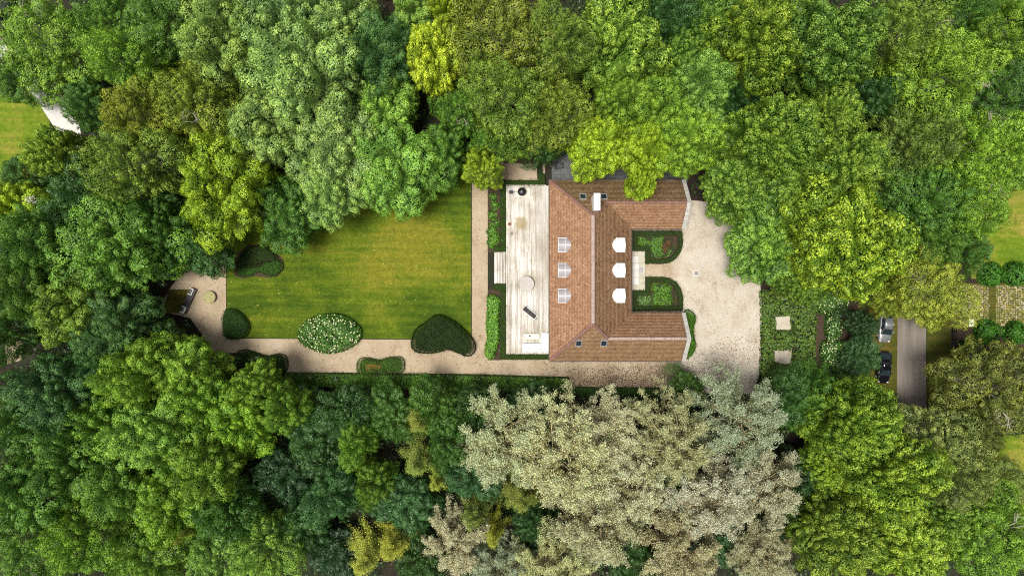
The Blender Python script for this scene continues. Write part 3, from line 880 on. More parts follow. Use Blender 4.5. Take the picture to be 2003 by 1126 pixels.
# ------------------------------------------------------------------ back court behind the house
court = tag(MB().prism(poly([(1079, 296), (1345, 296), (1345, 358), (1079, 358)]), 0, .02).build('paved_court', M['edging']), kind='structure')
xa, ya = PX(1079, 357); nx, ny = 15, 4
sw = (PX(1345, 0)[0] - xa) / nx; sh = (PX(0, 297)[1] - ya) / ny
sm = MB().box(-sw / 2 + .012, sw / 2 - .012, -sh / 2 + .012, sh / 2 - .012, .02, .055, .008).mesh('paving_slab', M['slate_slab'])
for i in range(nx):
    for j in range(ny):
        o = link('paving_slab', sm, court); o.location = (xa + sw * (i + .5), ya + sh * (j + .5), .003 * ((i * 7 + j * 3) % 4))
chx = thing('garden_chair', 'black garden chair with thin metal frame on the grey slabs behind the house', 'chair', (*PX(1091, 325), .06))
MB().box(-.5, -.08, -.5, .5, .42, .5, .03).build('backrest', M['black_fabric'], chx)
MB().box(-.08, .5, -.36, .36, .4, .43).build('seat', M['slate_slab'], chx)
for y in (-.4, .4): MB().tube([(-.2, y, 0), (-.1, y, .45), (.75, y * .8, .45), (.8, y, 0)], .03).build('frame_rail', M['black_metal'], chx)
MB().tube([(.75, -.32, .45), (.75, .32, .45)], .03).build('front_rail', M['black_metal'], chx)
MB().tube([(-.05, -.38, .46), (.74, .3, .46)], .025).build('brace', M['black_metal'], chx)
bn = thing('storage_bin', 'small dark brown bin standing tilted beside the slabs at the house corner', 'bin', (*PX(1074, 324), .02), R(-14))
MB().box(-.26, .26, -.4, .4, 0, .7, .03).build('bin_body', M['black_metal'], bn)
MB().box(-.29, .29, -.43, .43, .7, .76, .02).build('bin_lid', M['edging'], bn)
# drain cover on the forecourt
dr = thing('drain_cover', 'small square drain cover with stone rim in the gravel forecourt', 'drain cover', (*PX(1362, 534), .016))
for x0, x1, y0, y1 in ((-.42, .42, -.42, -.3), (-.42, .42, .3, .42), (-.42, -.3, -.3, .3), (.3, .42, -.3, .3)): MB().box(x0, x1, y0, y1, 0, .05, .01).build('rim_stone', M['pad_stone'], dr)
MB().box(-.295, .295, -.295, .295, 0, .035, .01).build('lid_plate', M['zinc'], dr)
for k in range(5): MB().box(-.22, .22, -.22 + k * .1, -.18 + k * .1, .035, .042).build('lid_bar', M['gutter'], dr)

# ------------------------------------------------------------------ hedges, shrubs, beds
def coat(rng, pl, h, round_w, dens, leaf, holes=(), rough=0.06):
    """leaf positions and normals over a clipped mass with outline pl"""
    pl = np.asarray(pl); lo, hi = pl.min(0), pl.max(0)
    P = rng.uniform(lo, hi, (int(dens * np.prod(hi - lo)) + 8, 2)); ok = inside(P, pl)
    for hpl in holes: ok &= ~inside(P, np.asarray(hpl))
    P = P[ok]
    d, out = edge_dist(P, pl)
    for hpl in holes:
        d2, out2 = edge_dist(P, np.asarray(hpl)); m_ = d2 < d; d[m_] = d2[m_]; out[m_] = out2[m_]
    f = np.clip(d / round_w, 0, 1)
    ph = rng.uniform(0, 6, 4)
    und = 1 + rough * (np.sin(P[:, 0] * 2.3 + ph[0]) + np.sin(P[:, 1] * 2.7 + ph[1]) + np.sin((P[:, 0] + P[:, 1]) * 4.1 + ph[2]))
    z = h * und * (0.35 + 0.65 * np.sqrt(1 - (1 - f) ** 2)) + rng.normal(0, leaf * .25, len(P))
    o = unit(np.c_[out, np.zeros(len(P))]) * (1 - f)[:, None]
    P = P + unit(np.c_[out, np.zeros(len(P))])[:, :2] * (rng.exponential(.08, len(P)) * (f < .5))[:, None]
    nr = unit(o + np.array([0, 0, 1.0]) * (0.25 + f)[:, None]) + rng.normal(0, .42, (len(P), 3))
    pos = [np.c_[P, np.maximum(z, .03)]]; nrs = [nr]
    for q in [pl] + [np.asarray(hh) for hh in holes]:
        for i in range(len(q)):
            a, b_ = q[i], q[(i + 1) % len(q)]; ln = np.linalg.norm(b_ - a); k = int(ln * h * .45 * dens) + 1
            t = rng.random((k, 1)); pp = a + t * (b_ - a); nn = np.array([(b_ - a)[1], -(b_ - a)[0]]) / max(ln, 1e-6)
            pp = pp + rng.normal(0, .03, (k, 2))
            pos.append(np.c_[pp, rng.uniform(.02, h * .3, k)])
            sgn = rng.choice([-1, 1], k)
            nrs.append(np.c_[np.outer(np.ones(k), nn), np.full(k, .3)] * 1.0 + rng.normal(0, .5, (k, 3)))
    return np.concatenate(pos), np.concatenate(nrs)


SEED = [100]
def hedge(name, label, cat, pl, h, col, round_w=.16, dens=230, leaf=.12, holes=(), mat='leaf_box', tipf=.12, group=None, core=.72, rough=.05, z0=0.0):
    SEED[0] += 1; rng = np.random.default_rng(SEED[0])
    pl = np.asarray(pl); c0 = pl.mean(0)
    t = thing(name, label, cat, (c0[0], c0[1], z0), 0, group)
    P, N = coat(rng, pl, h, round_w, dens, leaf, holes, rough)
    P[:, :2] -= c0
    V, F = leaf_quads(rng, P, N, leaf, leaf * .68)
    n = len(P)
    cl = 0.5 + 0.5 * np.sin(P[:, 0] * 1.7) * np.sin(P[:, 1] * 1.9)
    o = link('foliage', mesh_np('foliage', V, F, M[mat], {'var': np.clip(.25 * cl + .75 * rng.random(n), 0, 1), 'tip': (rng.random(n) < tipf).astype(float)}), t)
    o.color = (*col, 1)
    # woody core
    if not len(holes):
        inner = pl - c0
        d = inner / np.maximum(np.linalg.norm(inner, axis=1, keepdims=True), 1e-6)
        if round_w > .3: inner = inner * .86
        MB().prism([tuple(q) for q in inner], 0, h * (core if round_w <= .3 else .45)).build('stems', M['stem'], t)
    return t
M['stem'] = plain('stem', (0.02, 0.03, 0.01), 0.95, var=0.4, scale=6)


def band(path, w, closed=False):
    """outline(s) of a strip of width w along a path"""
    p = [np.array(q, float) for q in path]; n = len(p); Lp, Rp = [], []
    for i in range(n):
        if closed or 0 < i < n - 1:
            d0 = p[i] - p[(i - 1) % n]; d1 = p[(i + 1) % n] - p[i]
        elif i == 0: d0 = d1 = p[1] - p[0]
        else: d0 = d1 = p[-1] - p[-2]
        d0 = d0 / np.linalg.norm(d0); d1 = d1 / np.linalg.norm(d1)
        n0 = np.array([-d0[1], d0[0]]); n1 = np.array([-d1[1], d1[0]]); m_ = n0 + n1; m_ = m_ / np.linalg.norm(m_)
        s = (w / 2) / max(m_ @ n0, .4)
        Lp.append(p[i] + m_ * s); Rp.append(p[i] - m_ * s)
    return Lp, Rp


BOX = (0.032, 0.065, 0.008)
# box hedges round the deck
Lp, Rp = band(poly([(1060, 340), (1060, 358.5), (984.2, 358.5), (984.2, 487), (965.5, 487)], .3), .62 if False else .8)
hedge('box_hedge', 'clipped box hedge wrapping the upper end of the deck', 'hedge', [tuple(q) for q in Lp] + [tuple(q) for q in Rp[::-1]], .6, BOX)
Lp, Rp = band(poly([(966, 560.5), (984.2, 560.5), (984.2, 697), (1074, 697)], .3), .8)
hedge('box_hedge', 'clipped box hedge wrapping the lower end of the deck', 'hedge', [tuple(q) for q in Lp] + [tuple(q) for q in Rp[::-1]], .6, BOX)
# courtyard rings
def ring(pts, label):
    c = poly(pts, .25); Lp, Rp = band(c, .6, True)
    A = lambda q: abs(sum(q[i][0] * q[(i + 1) % len(q)][1] - q[(i + 1) % len(q)][0] * q[i][1] for i in range(len(q))))
    outer, inner = (Lp, Rp) if A(Lp) > A(Rp) else (Rp, Lp)
    t = hedge('box_hedge', label, 'hedge', [tuple(q) for q in outer], .55, (0.026, 0.052, 0.008), holes=[[tuple(q) for q in inner]])
    mb = MB(); c0 = np.array(t.location[:2]); n = len(outer)
    secs = [[(*(outer[i % n] - c0), 0), (*(outer[i % n] - c0), .4), (*(inner[i % n] - c0), .4), (*(inner[i % n] - c0), 0)] for i in range(n + 1)]
    mb.loft(secs, caps=False); mb.build('stems', M['stem'], t)
    return inner
rn = ring([(1241.5, 456), (1330, 456), (1331.5, 476), (1328, 490), (1319, 503), (1307, 510), (1295, 511.5), (1266, 511.5), (1266, 487), (1241.5, 487)], 'curved box hedge ring in the courtyard below the upper wing')
rs = ring([(1241.5, 603), (1331, 603), (1332, 583), (1328, 567), (1320, 555), (1308, 548), (1296, 546), (1267, 546), (1267, 572), (1241.5, 572)], 'curved box hedge ring in the courtyard above the lower wing')
sheet('bed_soil.005', [tuple(q) for q in rn], .03, 'soil', raw=True)
sheet('bed_soil.006', [tuple(q) for q in rs], .03, 'soil', raw=True)
hedge('fern_planting', 'green leafy planting inside the upper courtyard hedge', 'plants', poly([(1247, 463), (1300, 462), (1296, 478), (1299, 503), (1272, 504), (1272, 482), (1247, 481)], .2), .42, (0.07, 0.17, 0.015), .3, 150, .17, tipf=.2, mat='leaf', rough=.2)
hedge('wilted_shrub', 'red-brown wilted shrub inside the upper courtyard hedge', 'shrub', poly([(1292, 478), (1303, 468), (1318, 466), (1310, 482), (1299, 499)], .2), .45, (0.13, 0.07, 0.03), .3, 120, .17, tipf=.2, mat='dry_leaf', rough=.25)
hedge('fern_planting', 'small green plant between the wilted shrub and the curved hedge', 'plants', poly([(1310, 485), (1320, 478), (1317, 492), (1307, 502), (1300, 502)], .2), .4, (0.09, 0.18, 0.02), .3, 130, .17, tipf=.2, mat='leaf', rough=.2)
hedge('fern_planting', 'silvery green planting in the left half of the lower courtyard hedge', 'plants', poly([(1247, 577), (1275, 577), (1275, 597), (1247, 597)], .2), .4, (0.085, 0.165, 0.04), .3, 150, .17, tipf=.3, mat='leaf', rough=.2)
hedge('fern_planting', 'bright green bushy planting in the right half of the lower courtyard hedge', 'plants', poly([(1274, 553), (1300, 553), (1313, 560), (1310, 572), (1316, 585), (1312, 597), (1276, 597)], .2), .5, (0.07, 0.18, 0.012), .35, 150, .17, tipf=.15, mat='leaf', rough=.25)
hedge('wilted_shrub', 'brownish thin planting at the curve of the lower courtyard hedge', 'shrub', poly([(1317, 562), (1324, 575), (1324, 596), (1315, 597), (1318, 582)], .2), .28, (0.14, 0.10, 0.03), .3, 90, .15, tipf=.2, mat='dry_leaf', rough=.25)
# bush by the lower gable
hedge('clipped_bush', 'rounded green bush against the gable of the lower wing', 'bush', smooth_poly(poly([(1339, 612), (1356, 612), (1361, 625), (1356, 645), (1358, 660), (1361, 675), (1355, 692), (1340, 696)], .5)), 1.1, (0.05, 0.14, 0.012), .5, 210, .15, tipf=.2)
# deck beds
BED = [(965, 385, .5), (968, 402, .6), (962, 420, .55), (967, 436, .65), (963, 452, .75), (967, 466, .8), (961, 476, .6)]
wh = ['topmost', 'second', 'third', 'fourth', 'fifth', 'sixth', 'lowest']
for k, (px, py, r) in enumerate(BED):
    c0 = np.array(PX(px, py, .3)); an = np.linspace(0, 2 * np.pi, 11)[:-1]; rr = r * (1 + .2 * np.sin(an * 3 + k))
    hedge('bed_plant', f'{wh[k]} green leafy plant in the soil bed beside the upper deck', 'plant', np.c_[c0[0] + rr * np.cos(an), c0[1] + rr * np.sin(an)], .45, (0.085, 0.20, 0.02), .45, 110, .22, tipf=.3, mat='leaf', rough=.3, group='plants in the upper deck bed')
hedge('leafy_hedge', 'loose bright-leaved hedge in the bed beside the lower deck', 'hedge', smooth_poly(poly([(953, 580), (962, 577), (974, 581), (977, 600), (974, 625), (977, 650), (972, 675), (966, 697), (955, 701), (949, 690), (953, 660), (951, 630), (954, 605)], .6), 2), .95, (0.085, 0.215, 0.02), .35, 120, .26, tipf=.3, mat='leaf', rough=.12)
# clipped shrubs on and around the lawn
hedge('kidney_shrub', 'dark clipped shrub with rounded top at the upper left of the lawn', 'shrub', smooth_poly(poly([(461, 520), (470, 497), (490, 483), (515, 480), (535, 492), (541, 508), (520, 512), (495, 518), (478, 519)], .6)), .9, (0.022, 0.048, 0.008), .5, 230, .13)
hedge('kidney_shrub', 'bright green kidney-shaped clipped shrub at the upper left of the lawn', 'shrub', smooth_poly(poly([(463, 524), (490, 522), (510, 519), (530, 510), (548, 509), (552, 524), (540, 537), (525, 539), (505, 531), (485, 540), (466, 538)], .5)), .6, (0.035, 0.10, 0.01), .4, 230, .13)
hedge('oval_shrub', 'dark oval clipped shrub at the lower left corner of the lawn', 'shrub', smooth_poly(poly([(434, 625), (438, 608), (452, 604), (470, 612), (484, 628), (487, 642), (478, 658), (455, 663), (437, 656)], .6)), 1.0, (0.018, 0.055, 0.008), .5, 230, .13)
hedge('kidney_shrub', 'large dark kidney-shaped shrub at the lower right corner of the lawn', 'shrub', smooth_poly(poly([(804, 668), (812, 645), (832, 630), (855, 616), (880, 624), (905, 642), (927, 668), (928, 688), (915, 697), (895, 690), (875, 684), (850, 690), (820, 690), (806, 682)], .8)), 1.3, (0.015, 0.032, 0.006), .7, 220, .15, rough=.08)
hedge('kidney_shrub', 'dark two-lobed clipped shrub on the lower path below the oval shrub', 'shrub', smooth_poly(poly([(460, 700), (464, 688), (480, 684), (500, 690), (520, 696), (545, 692), (559, 700), (560, 722), (545, 730), (500, 728), (470, 722)], .6)), 1.0, (0.024, 0.058, 0.008), .5, 230, .13)
hedge('kidney_shrub', 'small two-lobed clipped shrub with yellowed middle on the lower path', 'shrub', smooth_poly(poly([(697, 715), (703, 702), (720, 700), (740, 704), (762, 699), (785, 699), (791, 713), (786, 728), (765, 730), (740, 728), (720, 735), (702, 732)], .5)), .75, (0.045, 0.10, 0.012), .45, 230, .13)
hedge('yellowed_twigs', 'yellowed bare patch in the middle of the small two-lobed shrub', 'twigs', smooth_poly(poly([(714, 712), (728, 709), (745, 713), (744, 722), (728, 722), (716, 727)], .7)), .88, (0.22, 0.16, 0.04), .35, 200, .12, mat='dry_leaf')
# hydrangea clumps with pale flower heads
def hydrangea(name, label, pl, h, col, nfl, seed, dens=110, leaf=.24):
    t = hedge(name, label, 'hydrangea', pl, h, col, .9, dens, leaf, mat='leaf', tipf=.15, rough=.12)
    rng = np.random.default_rng(seed); pl = np.asarray(pl); c0 = pl.mean(0)
    lo, hi = pl.min(0), pl.max(0); pts = []
    while len(pts) < nfl:
        q = rng.uniform(lo, hi)
        if inside(q[None], pl)[0] and all(np.hypot(*(q - p)) > .22 for p in pts[-60:]): pts.append(q)
    Q = np.array(pts); d, _ = edge_dist(Q, pl); f = np.clip(d / .9, 0, 1)
    z = h * (.35 + .65 * np.sqrt(1 - (1 - f) ** 2)) + .12
    P = []; N = []
    for q, zz in zip(Q - c0, z):
        r = rng.uniform(.06, .11); dd = unit(rng.normal(size=(14, 3)) + np.array([0, 0, .8]))
        P.append(np.r_[q, zz] + dd * r); N.append(dd)
    P = np.concatenate(P); N = np.concatenate(N)
    V, F = leaf_quads(rng, P, N, .11, .1)
    o = link('flower_heads', mesh_np('flower_heads', V, F, M['petal']), t); tag(o, kind='stuff')
    return t
hydrangea('hydrangea_bush', 'big oval hydrangea covered in pale flower heads at the lower lawn edge', smooth_poly(poly([(581, 655), (590, 636), (612, 620), (640, 614), (668, 616), (692, 630), (706, 648), (700, 668), (680, 682), (655, 690), (630, 690), (600, 678), (585, 668)], .8)), 1.3, (0.045, 0.13, 0.014), 230, 41)
hydrangea('hydrangea_bush', 'white-flowered hydrangea nearest the big linden right of the forecourt', smooth_poly(poly([(1585, 590), (1600, 572), (1640, 565), (1660, 580), (1655, 610), (1630, 616), (1600, 610)], .8)), 1.2, (0.055, 0.13, 0.018), 70, 42)
hydrangea('hydrangea_bush', 'middle white-flowered hydrangea between the two strips of bare soil', smooth_poly(poly([(1620, 618), (1640, 614), (1650, 630), (1645, 655), (1630, 668), (1618, 655)], .8)), 1.1, (0.045, 0.12, 0.018), 45, 43)
hydrangea('hydrangea_bush', 'lower white-flowered hydrangea above the feathery bushes', smooth_poly(poly([(1610, 672), (1630, 664), (1655, 672), (1665, 700), (1650, 718), (1622, 716), (1608, 700)], .8)), 1.1, (0.045, 0.12, 0.018), 65, 44)
# long hedge under the lower path
hedge('path_hedge', 'long low green hedge below the gravel path, left of the house', 'hedge', poly([(556, 730), (930, 734), (1112, 739), (1112, 768), (556, 756)], .8), 1.0, (0.065, 0.15, 0.018), .2, 130, .17, tipf=.25, rough=.08)
hedge('path_hedge', 'dark hedge edge below the leaf-strewn gravel south of the house', 'hedge', poly([(1114, 758), (1330, 760), (1330, 775), (1114, 772)], .8), .7, (0.04, 0.10, 0.014), .2, 130, .17, tipf=.2, rough=.1)
hedge('boundary_hedge', 'dark hedge behind the brick soil bed above the deck', 'hedge', poly([(985, 286), (1068, 284), (1068, 304), (985, 306)], 1.2), 1.5, (0.035, 0.09, 0.014), .4, 130, .2, tipf=.2, rough=.12)
hedge('path_border', 'narrow dark planting strip beside the gravel patch above the deck', 'plants', poly([(1051, 318), (1061, 318), (1061, 350), (1051, 350)], .2), .3, (0.03, 0.05, 0.012), .2, 120, .15, tipf=.1)
# ivy ground cover ladder right of the forecourt
IV = poly([(1487, 570), (1592, 560), (1596, 620), (1592, 742), (1560, 752), (1486, 742), (1489, 660)], .3)
IVH = [poly([(1517, 618), (1548, 617), (1550, 646), (1518, 646)], .3), poly([(1514, 685), (1551, 683), (1550, 712), (1536, 714), (1514, 708)], .3), poly([(1520, 574), (1545, 573), (1545, 588), (1520, 587)], .3)]
rng = np.random.default_rng(77)
P, N = coat(rng, IV, .5, .25, 60, .3, IVH, .35)
N = N + rng.normal(0, .3, N.shape)
V, F = leaf_quads(rng, P, N, .32, .2)
o = link('ivy_groundcover', mesh_np('ivy_groundcover', V, F, M['leaf'], {'var': rng.random(len(P)), 'tip': (rng.random(len(P)) < .3).astype(float)}))
o.color = (.065, .125, .018, 1); tag(o, 'ladder-shaped ivy ground cover with bare gravel squares right of the forecourt', 'ground cover', kind='stuff')
for hpl, nm in zip(IVH, ('', '', '')): sheet('gravel_square', hpl, .02, 'path_gravel', raw=True)

# round clipped bushes at the neighbour's drive
for px, py, r, lb in ((1945, 537, 23, 'round bright green bush above the cobbled drive, nearest the yellow-green tree'), (1993, 535, 23, 'round bright green bush above the cobbled drive at the right edge'),
                      (1937, 649, 23, 'round green bush below the cobbled drive, nearest the brick pillar'), (1994, 652, 22, 'round green bush below the cobbled drive at the right edge'),
                      (1905, 690, 26, 'loose dark bush below the brick pillar beside the black fence')):
    c0 = np.array(PX(px, py, 1.2)); rm = r / 14.2; an = np.linspace(0, 2 * np.pi, 15)[:-1]; rr = rm * (1 + .06 * np.sin(an * 3 + px))
    col = (.045, .15, .012) if r < 25 else (.03, .085, .012)
    hedge('round_bush', lb, 'bush', np.c_[c0[0] + rr * np.cos(an), c0[1] + rr * np.sin(an)], 1.9, col, rm * .95, 120, .27, mat='leaf', tipf=.25, rough=.16, group='bushes at the neighbouring drive')

# cobbled drive
x0, y1 = PX(1862, 556); x1, y0 = PX(2110, 636)
rng = np.random.default_rng(31)
gx, gy = np.meshgrid(np.arange(x0, x1, .25), np.arange(y0, y1, .25), indexing='ij'); gx = gx.ravel() + rng.normal(0, .02, gx.size); gy = gy.ravel() + rng.normal(0, .02, gy.size)
s0, s1 = PX(1935, 0)[0], PX(1948, 0)[0]
ok = ~((gx > s0) & (gx < s1)); gx, gy = gx[ok], gy[ok]; n = len(gx)
hw = rng.uniform(.085, .115, (n, 1)); hh = rng.uniform(.035, .06, n)
cor = np.array([(-1, -1), (1, -1), (1, 1), (-1, 1)])
b0 = np.stack([np.c_[gx + cor[i, 0] * hw[:, 0], gy + cor[i, 1] * hw[:, 0], np.full(n, .0)] for i in range(4)], 1)
b1 = np.stack([np.c_[gx + cor[i, 0] * hw[:, 0] * .8, gy + cor[i, 1] * hw[:, 0] * .8, hh] for i in range(4)], 1)
V = np.concatenate([b0, b1], 1).reshape(-1, 3); bi = np.arange(n)[:, None] * 8
F = np.concatenate([bi + np.array(q) for q in ([4, 5, 6, 7], [0, 1, 5, 4], [1, 2, 6, 5], [2, 3, 7, 6], [3, 0, 4, 7])], 0)
sheet('drive_bed', [(1860, 554), (2112, 554), (2112, 637), (1860, 637)], .016, 'verge_grass')
va = rng.random(n); tp = (rng.random(n) < .3 + .3 * (gy < y0 + 2)).astype(float)
o = link('cobblestones', mesh_np('cobblestones', V, F, M['cobble'], {'var': np.tile(va, 5), 'tip': np.tile(tp, 5)})); o.color = (.30, .27, .17, 1)
tag(o, 'pale mossy cobblestones of the neighbouring drive', 'cobbles', kind='stuff')
pl_ = thing('brick_pillar', 'low brick gate pillar with a white cap beside the cobbled drive', 'pillar', (*PX(1890, 631, 1.0), 0))
for k in range(8):
    for j in range(4): MB().box(-.95 + j * .3, -.96 + j * .3 + .295, -.42, .42, k * .14, k * .14 + .13, .008).build('brick', M['brick'], pl_)
MB().box(.27, .93, -.46, .46, 0, 1.1).build('cap_post', M['brick'], pl_); MB().box(.25, .98, -.5, .5, 1.1, 1.2, .02).build('cap', M['white_paint'], pl_)
fn = thing('black_fence', 'black garden fence between the grass verge and the dark bush', 'fence', (*PX(1861, 700), 0))
for k in range(9): MB().box(-.05, .05, 5 - k * 1.2 - .05, 5 - k * 1.2 + .05, 0, 1.3).build('post', M['black_metal'], fn)
for z in (.4, .8, 1.2): MB().box(-.03, .03, -4.6, 5, z - .06, z + .06).build('rail', M['black_metal'], fn)

# garden bench and stone table at the left end of the path
ba = PX(378, 564, .5); bb = PX(357, 612, .5)
bc = thing('garden_bench', 'long black garden bench with two white-framed seats left of the lawn', 'bench', ((ba[0] + bb[0]) / 2, (ba[1] + bb[1]) / 2, .02), math.atan2(ba[1] - bb[1], ba[0] - bb[0]))
Lb = math.hypot(ba[0] - bb[0], ba[1] - bb[1]) / 2
for k in range(5): MB().box(-Lb, Lb, -.42 + k * .17, -.42 + k * .17 + .16, .4, .45, .01).build('slat', M['black_metal'], bc)
for s in (-Lb + .2, 0, Lb - .2): MB().box(s - .05, s + .05, -.36, .36, 0, .4).build('leg', M['black_metal'], bc)
for s in (-1, 1):
    cx = s * (Lb - .5)
    sm_ = MB().box(cx - .38, cx + .38, -.12, .38, .46, .52, .02).build('seat_pad', M['slate_slab'], bc)
    MB().box(cx - .46, cx + .46, -.2, -.13, .46, .72).build('seat_back_frame', M['white_paint'], sm_)
    for e in (-1, 1): MB().box(cx + e * .42 - .035, cx + e * .42 + .035, -.125, .4, .46, .7).build('armrest', M['white_paint'], sm_)
ms_ = thing('round_stone_table', 'round mossy stone table on the gravel beside the black bench', 'stone table', (*PX(409, 581, .5), .012))
MB().lathe([(.85, .35), (.88, .38), (.88, .46), (.84, .5), (.02, .5)], 30).build('table_top', M['mossy_stone'], ms_)
MB().lathe([(.5, 0), (.45, .1), (.4, .35)], 20).build('pedestal', M['mossy_stone'], ms_)
MB().box(-.3, .3, -.012, .012, .5, .506).build('crack', M['edging'], ms_)
gl = thing('globe_lamp', 'tiny white globe lamp at the corner of the bare soil patch left of the path', 'lamp', (*PX(424.5, 691.5, .5), 0))
MB().tube([(0, 0, 0), (0, 0, .45)], .03).build('lamp_post', M['black_metal'], gl)
MB().lathe([(.03, .42), (.1, .47), (.13, .55), (.1, .63), (.02, .67)], 14).build('globe', M['white_paint'], gl, True)

# parked cars
def car(name, label, px, py, paint, rz, L=4.4):
    c = thing(name, label, 'car', (*PX(px, py, .7), .02), rz, 'cars parked beside the road')
    sx = L / 4.4
    st_ = [(-2.24, .40, .38, .56), (-2.18, .60, .32, .60), (-2.05, .75, .26, .67), (-1.8, .85, .22, .75), (-1.3, .91, .2, .84), (-.9, .92, .2, .9), (0, .92, .2, .94), (1.2, .92, .2, .96), (1.7, .89, .22, .95), (2.0, .82, .28, .92), (2.14, .7, .36, .86), (2.2, .5, .42, .8)]
    secs = []
    for y, w, zb, zt in st_:
        half = [(w * .86, zb), (w, zb + .1), (w * 1.0, zt - .22), (w * .95, zt - .07), (w * .8, zt), (w * .4, zt + .03)]
        secs.append([(x, y * sx, z) for x, z in half] + [(-x, y * sx, z) for x, z in half[::-1]])
    MB().loft(secs).build('body', paint, c, True)
    g = [(-1.15, .70, .88), (-.35, .60, 1.40), (.3, .61, 1.46), (1.15, .59, 1.42), (1.95, .68, .92)]
    gs = []
    for y, w, z in g:
        zz = .86; gs.append([(.80, y * sx, zz), (w, y * sx, z), (-w, y * sx, z), (-.80, y * sx, zz)])
    MB().loft(gs).build('window_glass', M['glass'], c)
    rs_ = [[(.58, -.3 * sx, 1.425), (.585, .3 * sx, 1.472), (.575, 1.15 * sx, 1.432)]]
    mb = MB(); secs = []
    for y, w, z in ((-.36, .58, 1.405), (.3, .59, 1.468), (1.17, .57, 1.425)):
        secs.append([(w, y * sx, z), (w, y * sx, z + .02), (w * .5, y * sx, z + .05), (-w * .5, y * sx, z + .05), (-w, y * sx, z + .02), (-w, y * sx, z)])
    mb.loft(secs).build('roof_panel', paint, c, True)
    for s in (-1, 1):
        MB().tube([(s * .8, -1.12 * sx, .9), (s * .61, -.35 * sx, 1.42)], .045).build('pillar', paint, c)
        MB().tube([(s * .61, 1.15 * sx, 1.42), (s * .78, 1.9 * sx, .93)], .06).build('pillar', paint, c)
        MB().tube([(s * .815, .35 * sx, .9), (s * .615, .35 * sx, 1.44)], .04).build('pillar', paint, c)
        MB().box(min(s * .95, s * 1.1), max(s * .95, s * 1.1), -.82 * sx, -.66 * sx, .93, 1.05, .03).build('wing_mirror', paint, c)
        MB().box(min(s * .5, s * .72), max(s * .5, s * .72), -2.1 * sx, -1.95 * sx, .6, .70, .02).build('headlight', M['lamp_lens'], c)
        MB().box(min(s * .5, s * .78), max(s * .5, s * .78), 2.08 * sx, 2.19 * sx, .7, .82, .01).build('tail_light', M['brick'], c)
        for y in (-1.35, 1.3):
            mb = MB(); pr = [(.0, .05), (.32, .05), (.33, .02), (.33, -.18), (.0, -.18)]
            secs = [[(s * (.86 + t), y * sx + r_ * math.cos(a_), .32 + r_ * math.sin(a_)) for a_ in np.linspace(0, 2 * math.pi, 17)[:-1]] for r_, t in ((.33, -.16), (.33, .05))]
            w_ = mb.loft(secs).build('wheel', M['rubber'], c)
            secs = [[(s * (.912 + t), y * sx + r_ * math.cos(a_), .32 + r_ * math.sin(a_)) for a_ in np.linspace(0, 2 * math.pi, 13)[:-1]] for r_, t in ((.2, 0), (.19, .012))]
            MB().loft(secs).build('rim', M['light_metal'], w_)
    MB().box(-.3, .3, -2.215 * sx, -2.18 * sx, .42, .53).build('number_plate', M['white_paint'], c)
    return c
car('parked_car', 'silver grey car half hidden under the yellow-green tree beside the road', 1733, 638, M['silver_paint'], R(-6))
car('parked_car', 'glossy black car parked below the silver car beside the road', 1729, 718, M['black_paint'], R(-3))

# corner of the neighbour's house, upper left
nh = thing('neighbour_house', 'brown-roofed house corner peeking in at the top left', 'house', (*PX(-70, 30, 3), 0), R(3))
MB().box(-4.6, 4.2, -2.8, 2.8, 0, 2.7).build('wall', M['wall_brick'], nh)
mb = MB(); mb.loft([[(x, -3.2, 2.6), (x, -3.2, 2.75), (x, 0, 4.6), (x, 3.2, 2.75), (x, 3.2, 2.6), (x, 0, 4.4)] for x in (-5, 4.7)]); rf = mb.build('roof', M['old_wood'], nh)
for k in range(12):
    for s in (-1, 1):
        y0, y1 = s * (3.2 - k * .265), s * (3.2 - (k + 1) * .265 + .02); z0 = 2.75 + k * .265 * 1.85 / 3.2
        mb = MB(); mb.loft([[(x, y0, z0 + .01), (x, y1, z0 + .16), (x, y1, z0 + .2), (x, y0, z0 + .07)] for x in (-5, 4.72)]); mb.build('roof_board', M['old_wood'], rf)
opening_n = MB().box(4.2, 4.24, -.5, .5, 1, 2.1).build('window', M['glass'], nh)

# ------------------------------------------------------------------ trees
BR, BHT = 6.0, 16.0        # every prototype: crown radius 6 m, height 16 m


def fib_dirs(rng, n, zmin):
    i = np.arange(n) + .5
    z = 1 - (1 - zmin) * i / n; ph = np.pi * (1 + 5 ** .5) * i + rng.uniform(0, 6)
    r = np.sqrt(np.maximum(0, 1 - z * z))
    d = np.c_[r * np.cos(ph), r * np.sin(ph), z]
    return unit(d + rng.normal(0, .16, (n, 3)))


def near_cell(D, Cn):
    """nearest and its distance, for unit directions D against cell centres Cn"""
    idx = np.empty(len(D), int); dist = np.empty(len(D))
    for a in range(0, len(D), 8000):
        g = D[a:a + 8000] @ Cn.T
        k = g.argmax(1); idx[a:a + 8000] = k
        dist[a:a + 8000] = np.sqrt(np.maximum(0, 2 - 2 * g[np.arange(len(k)), k]))
    return idx, dist


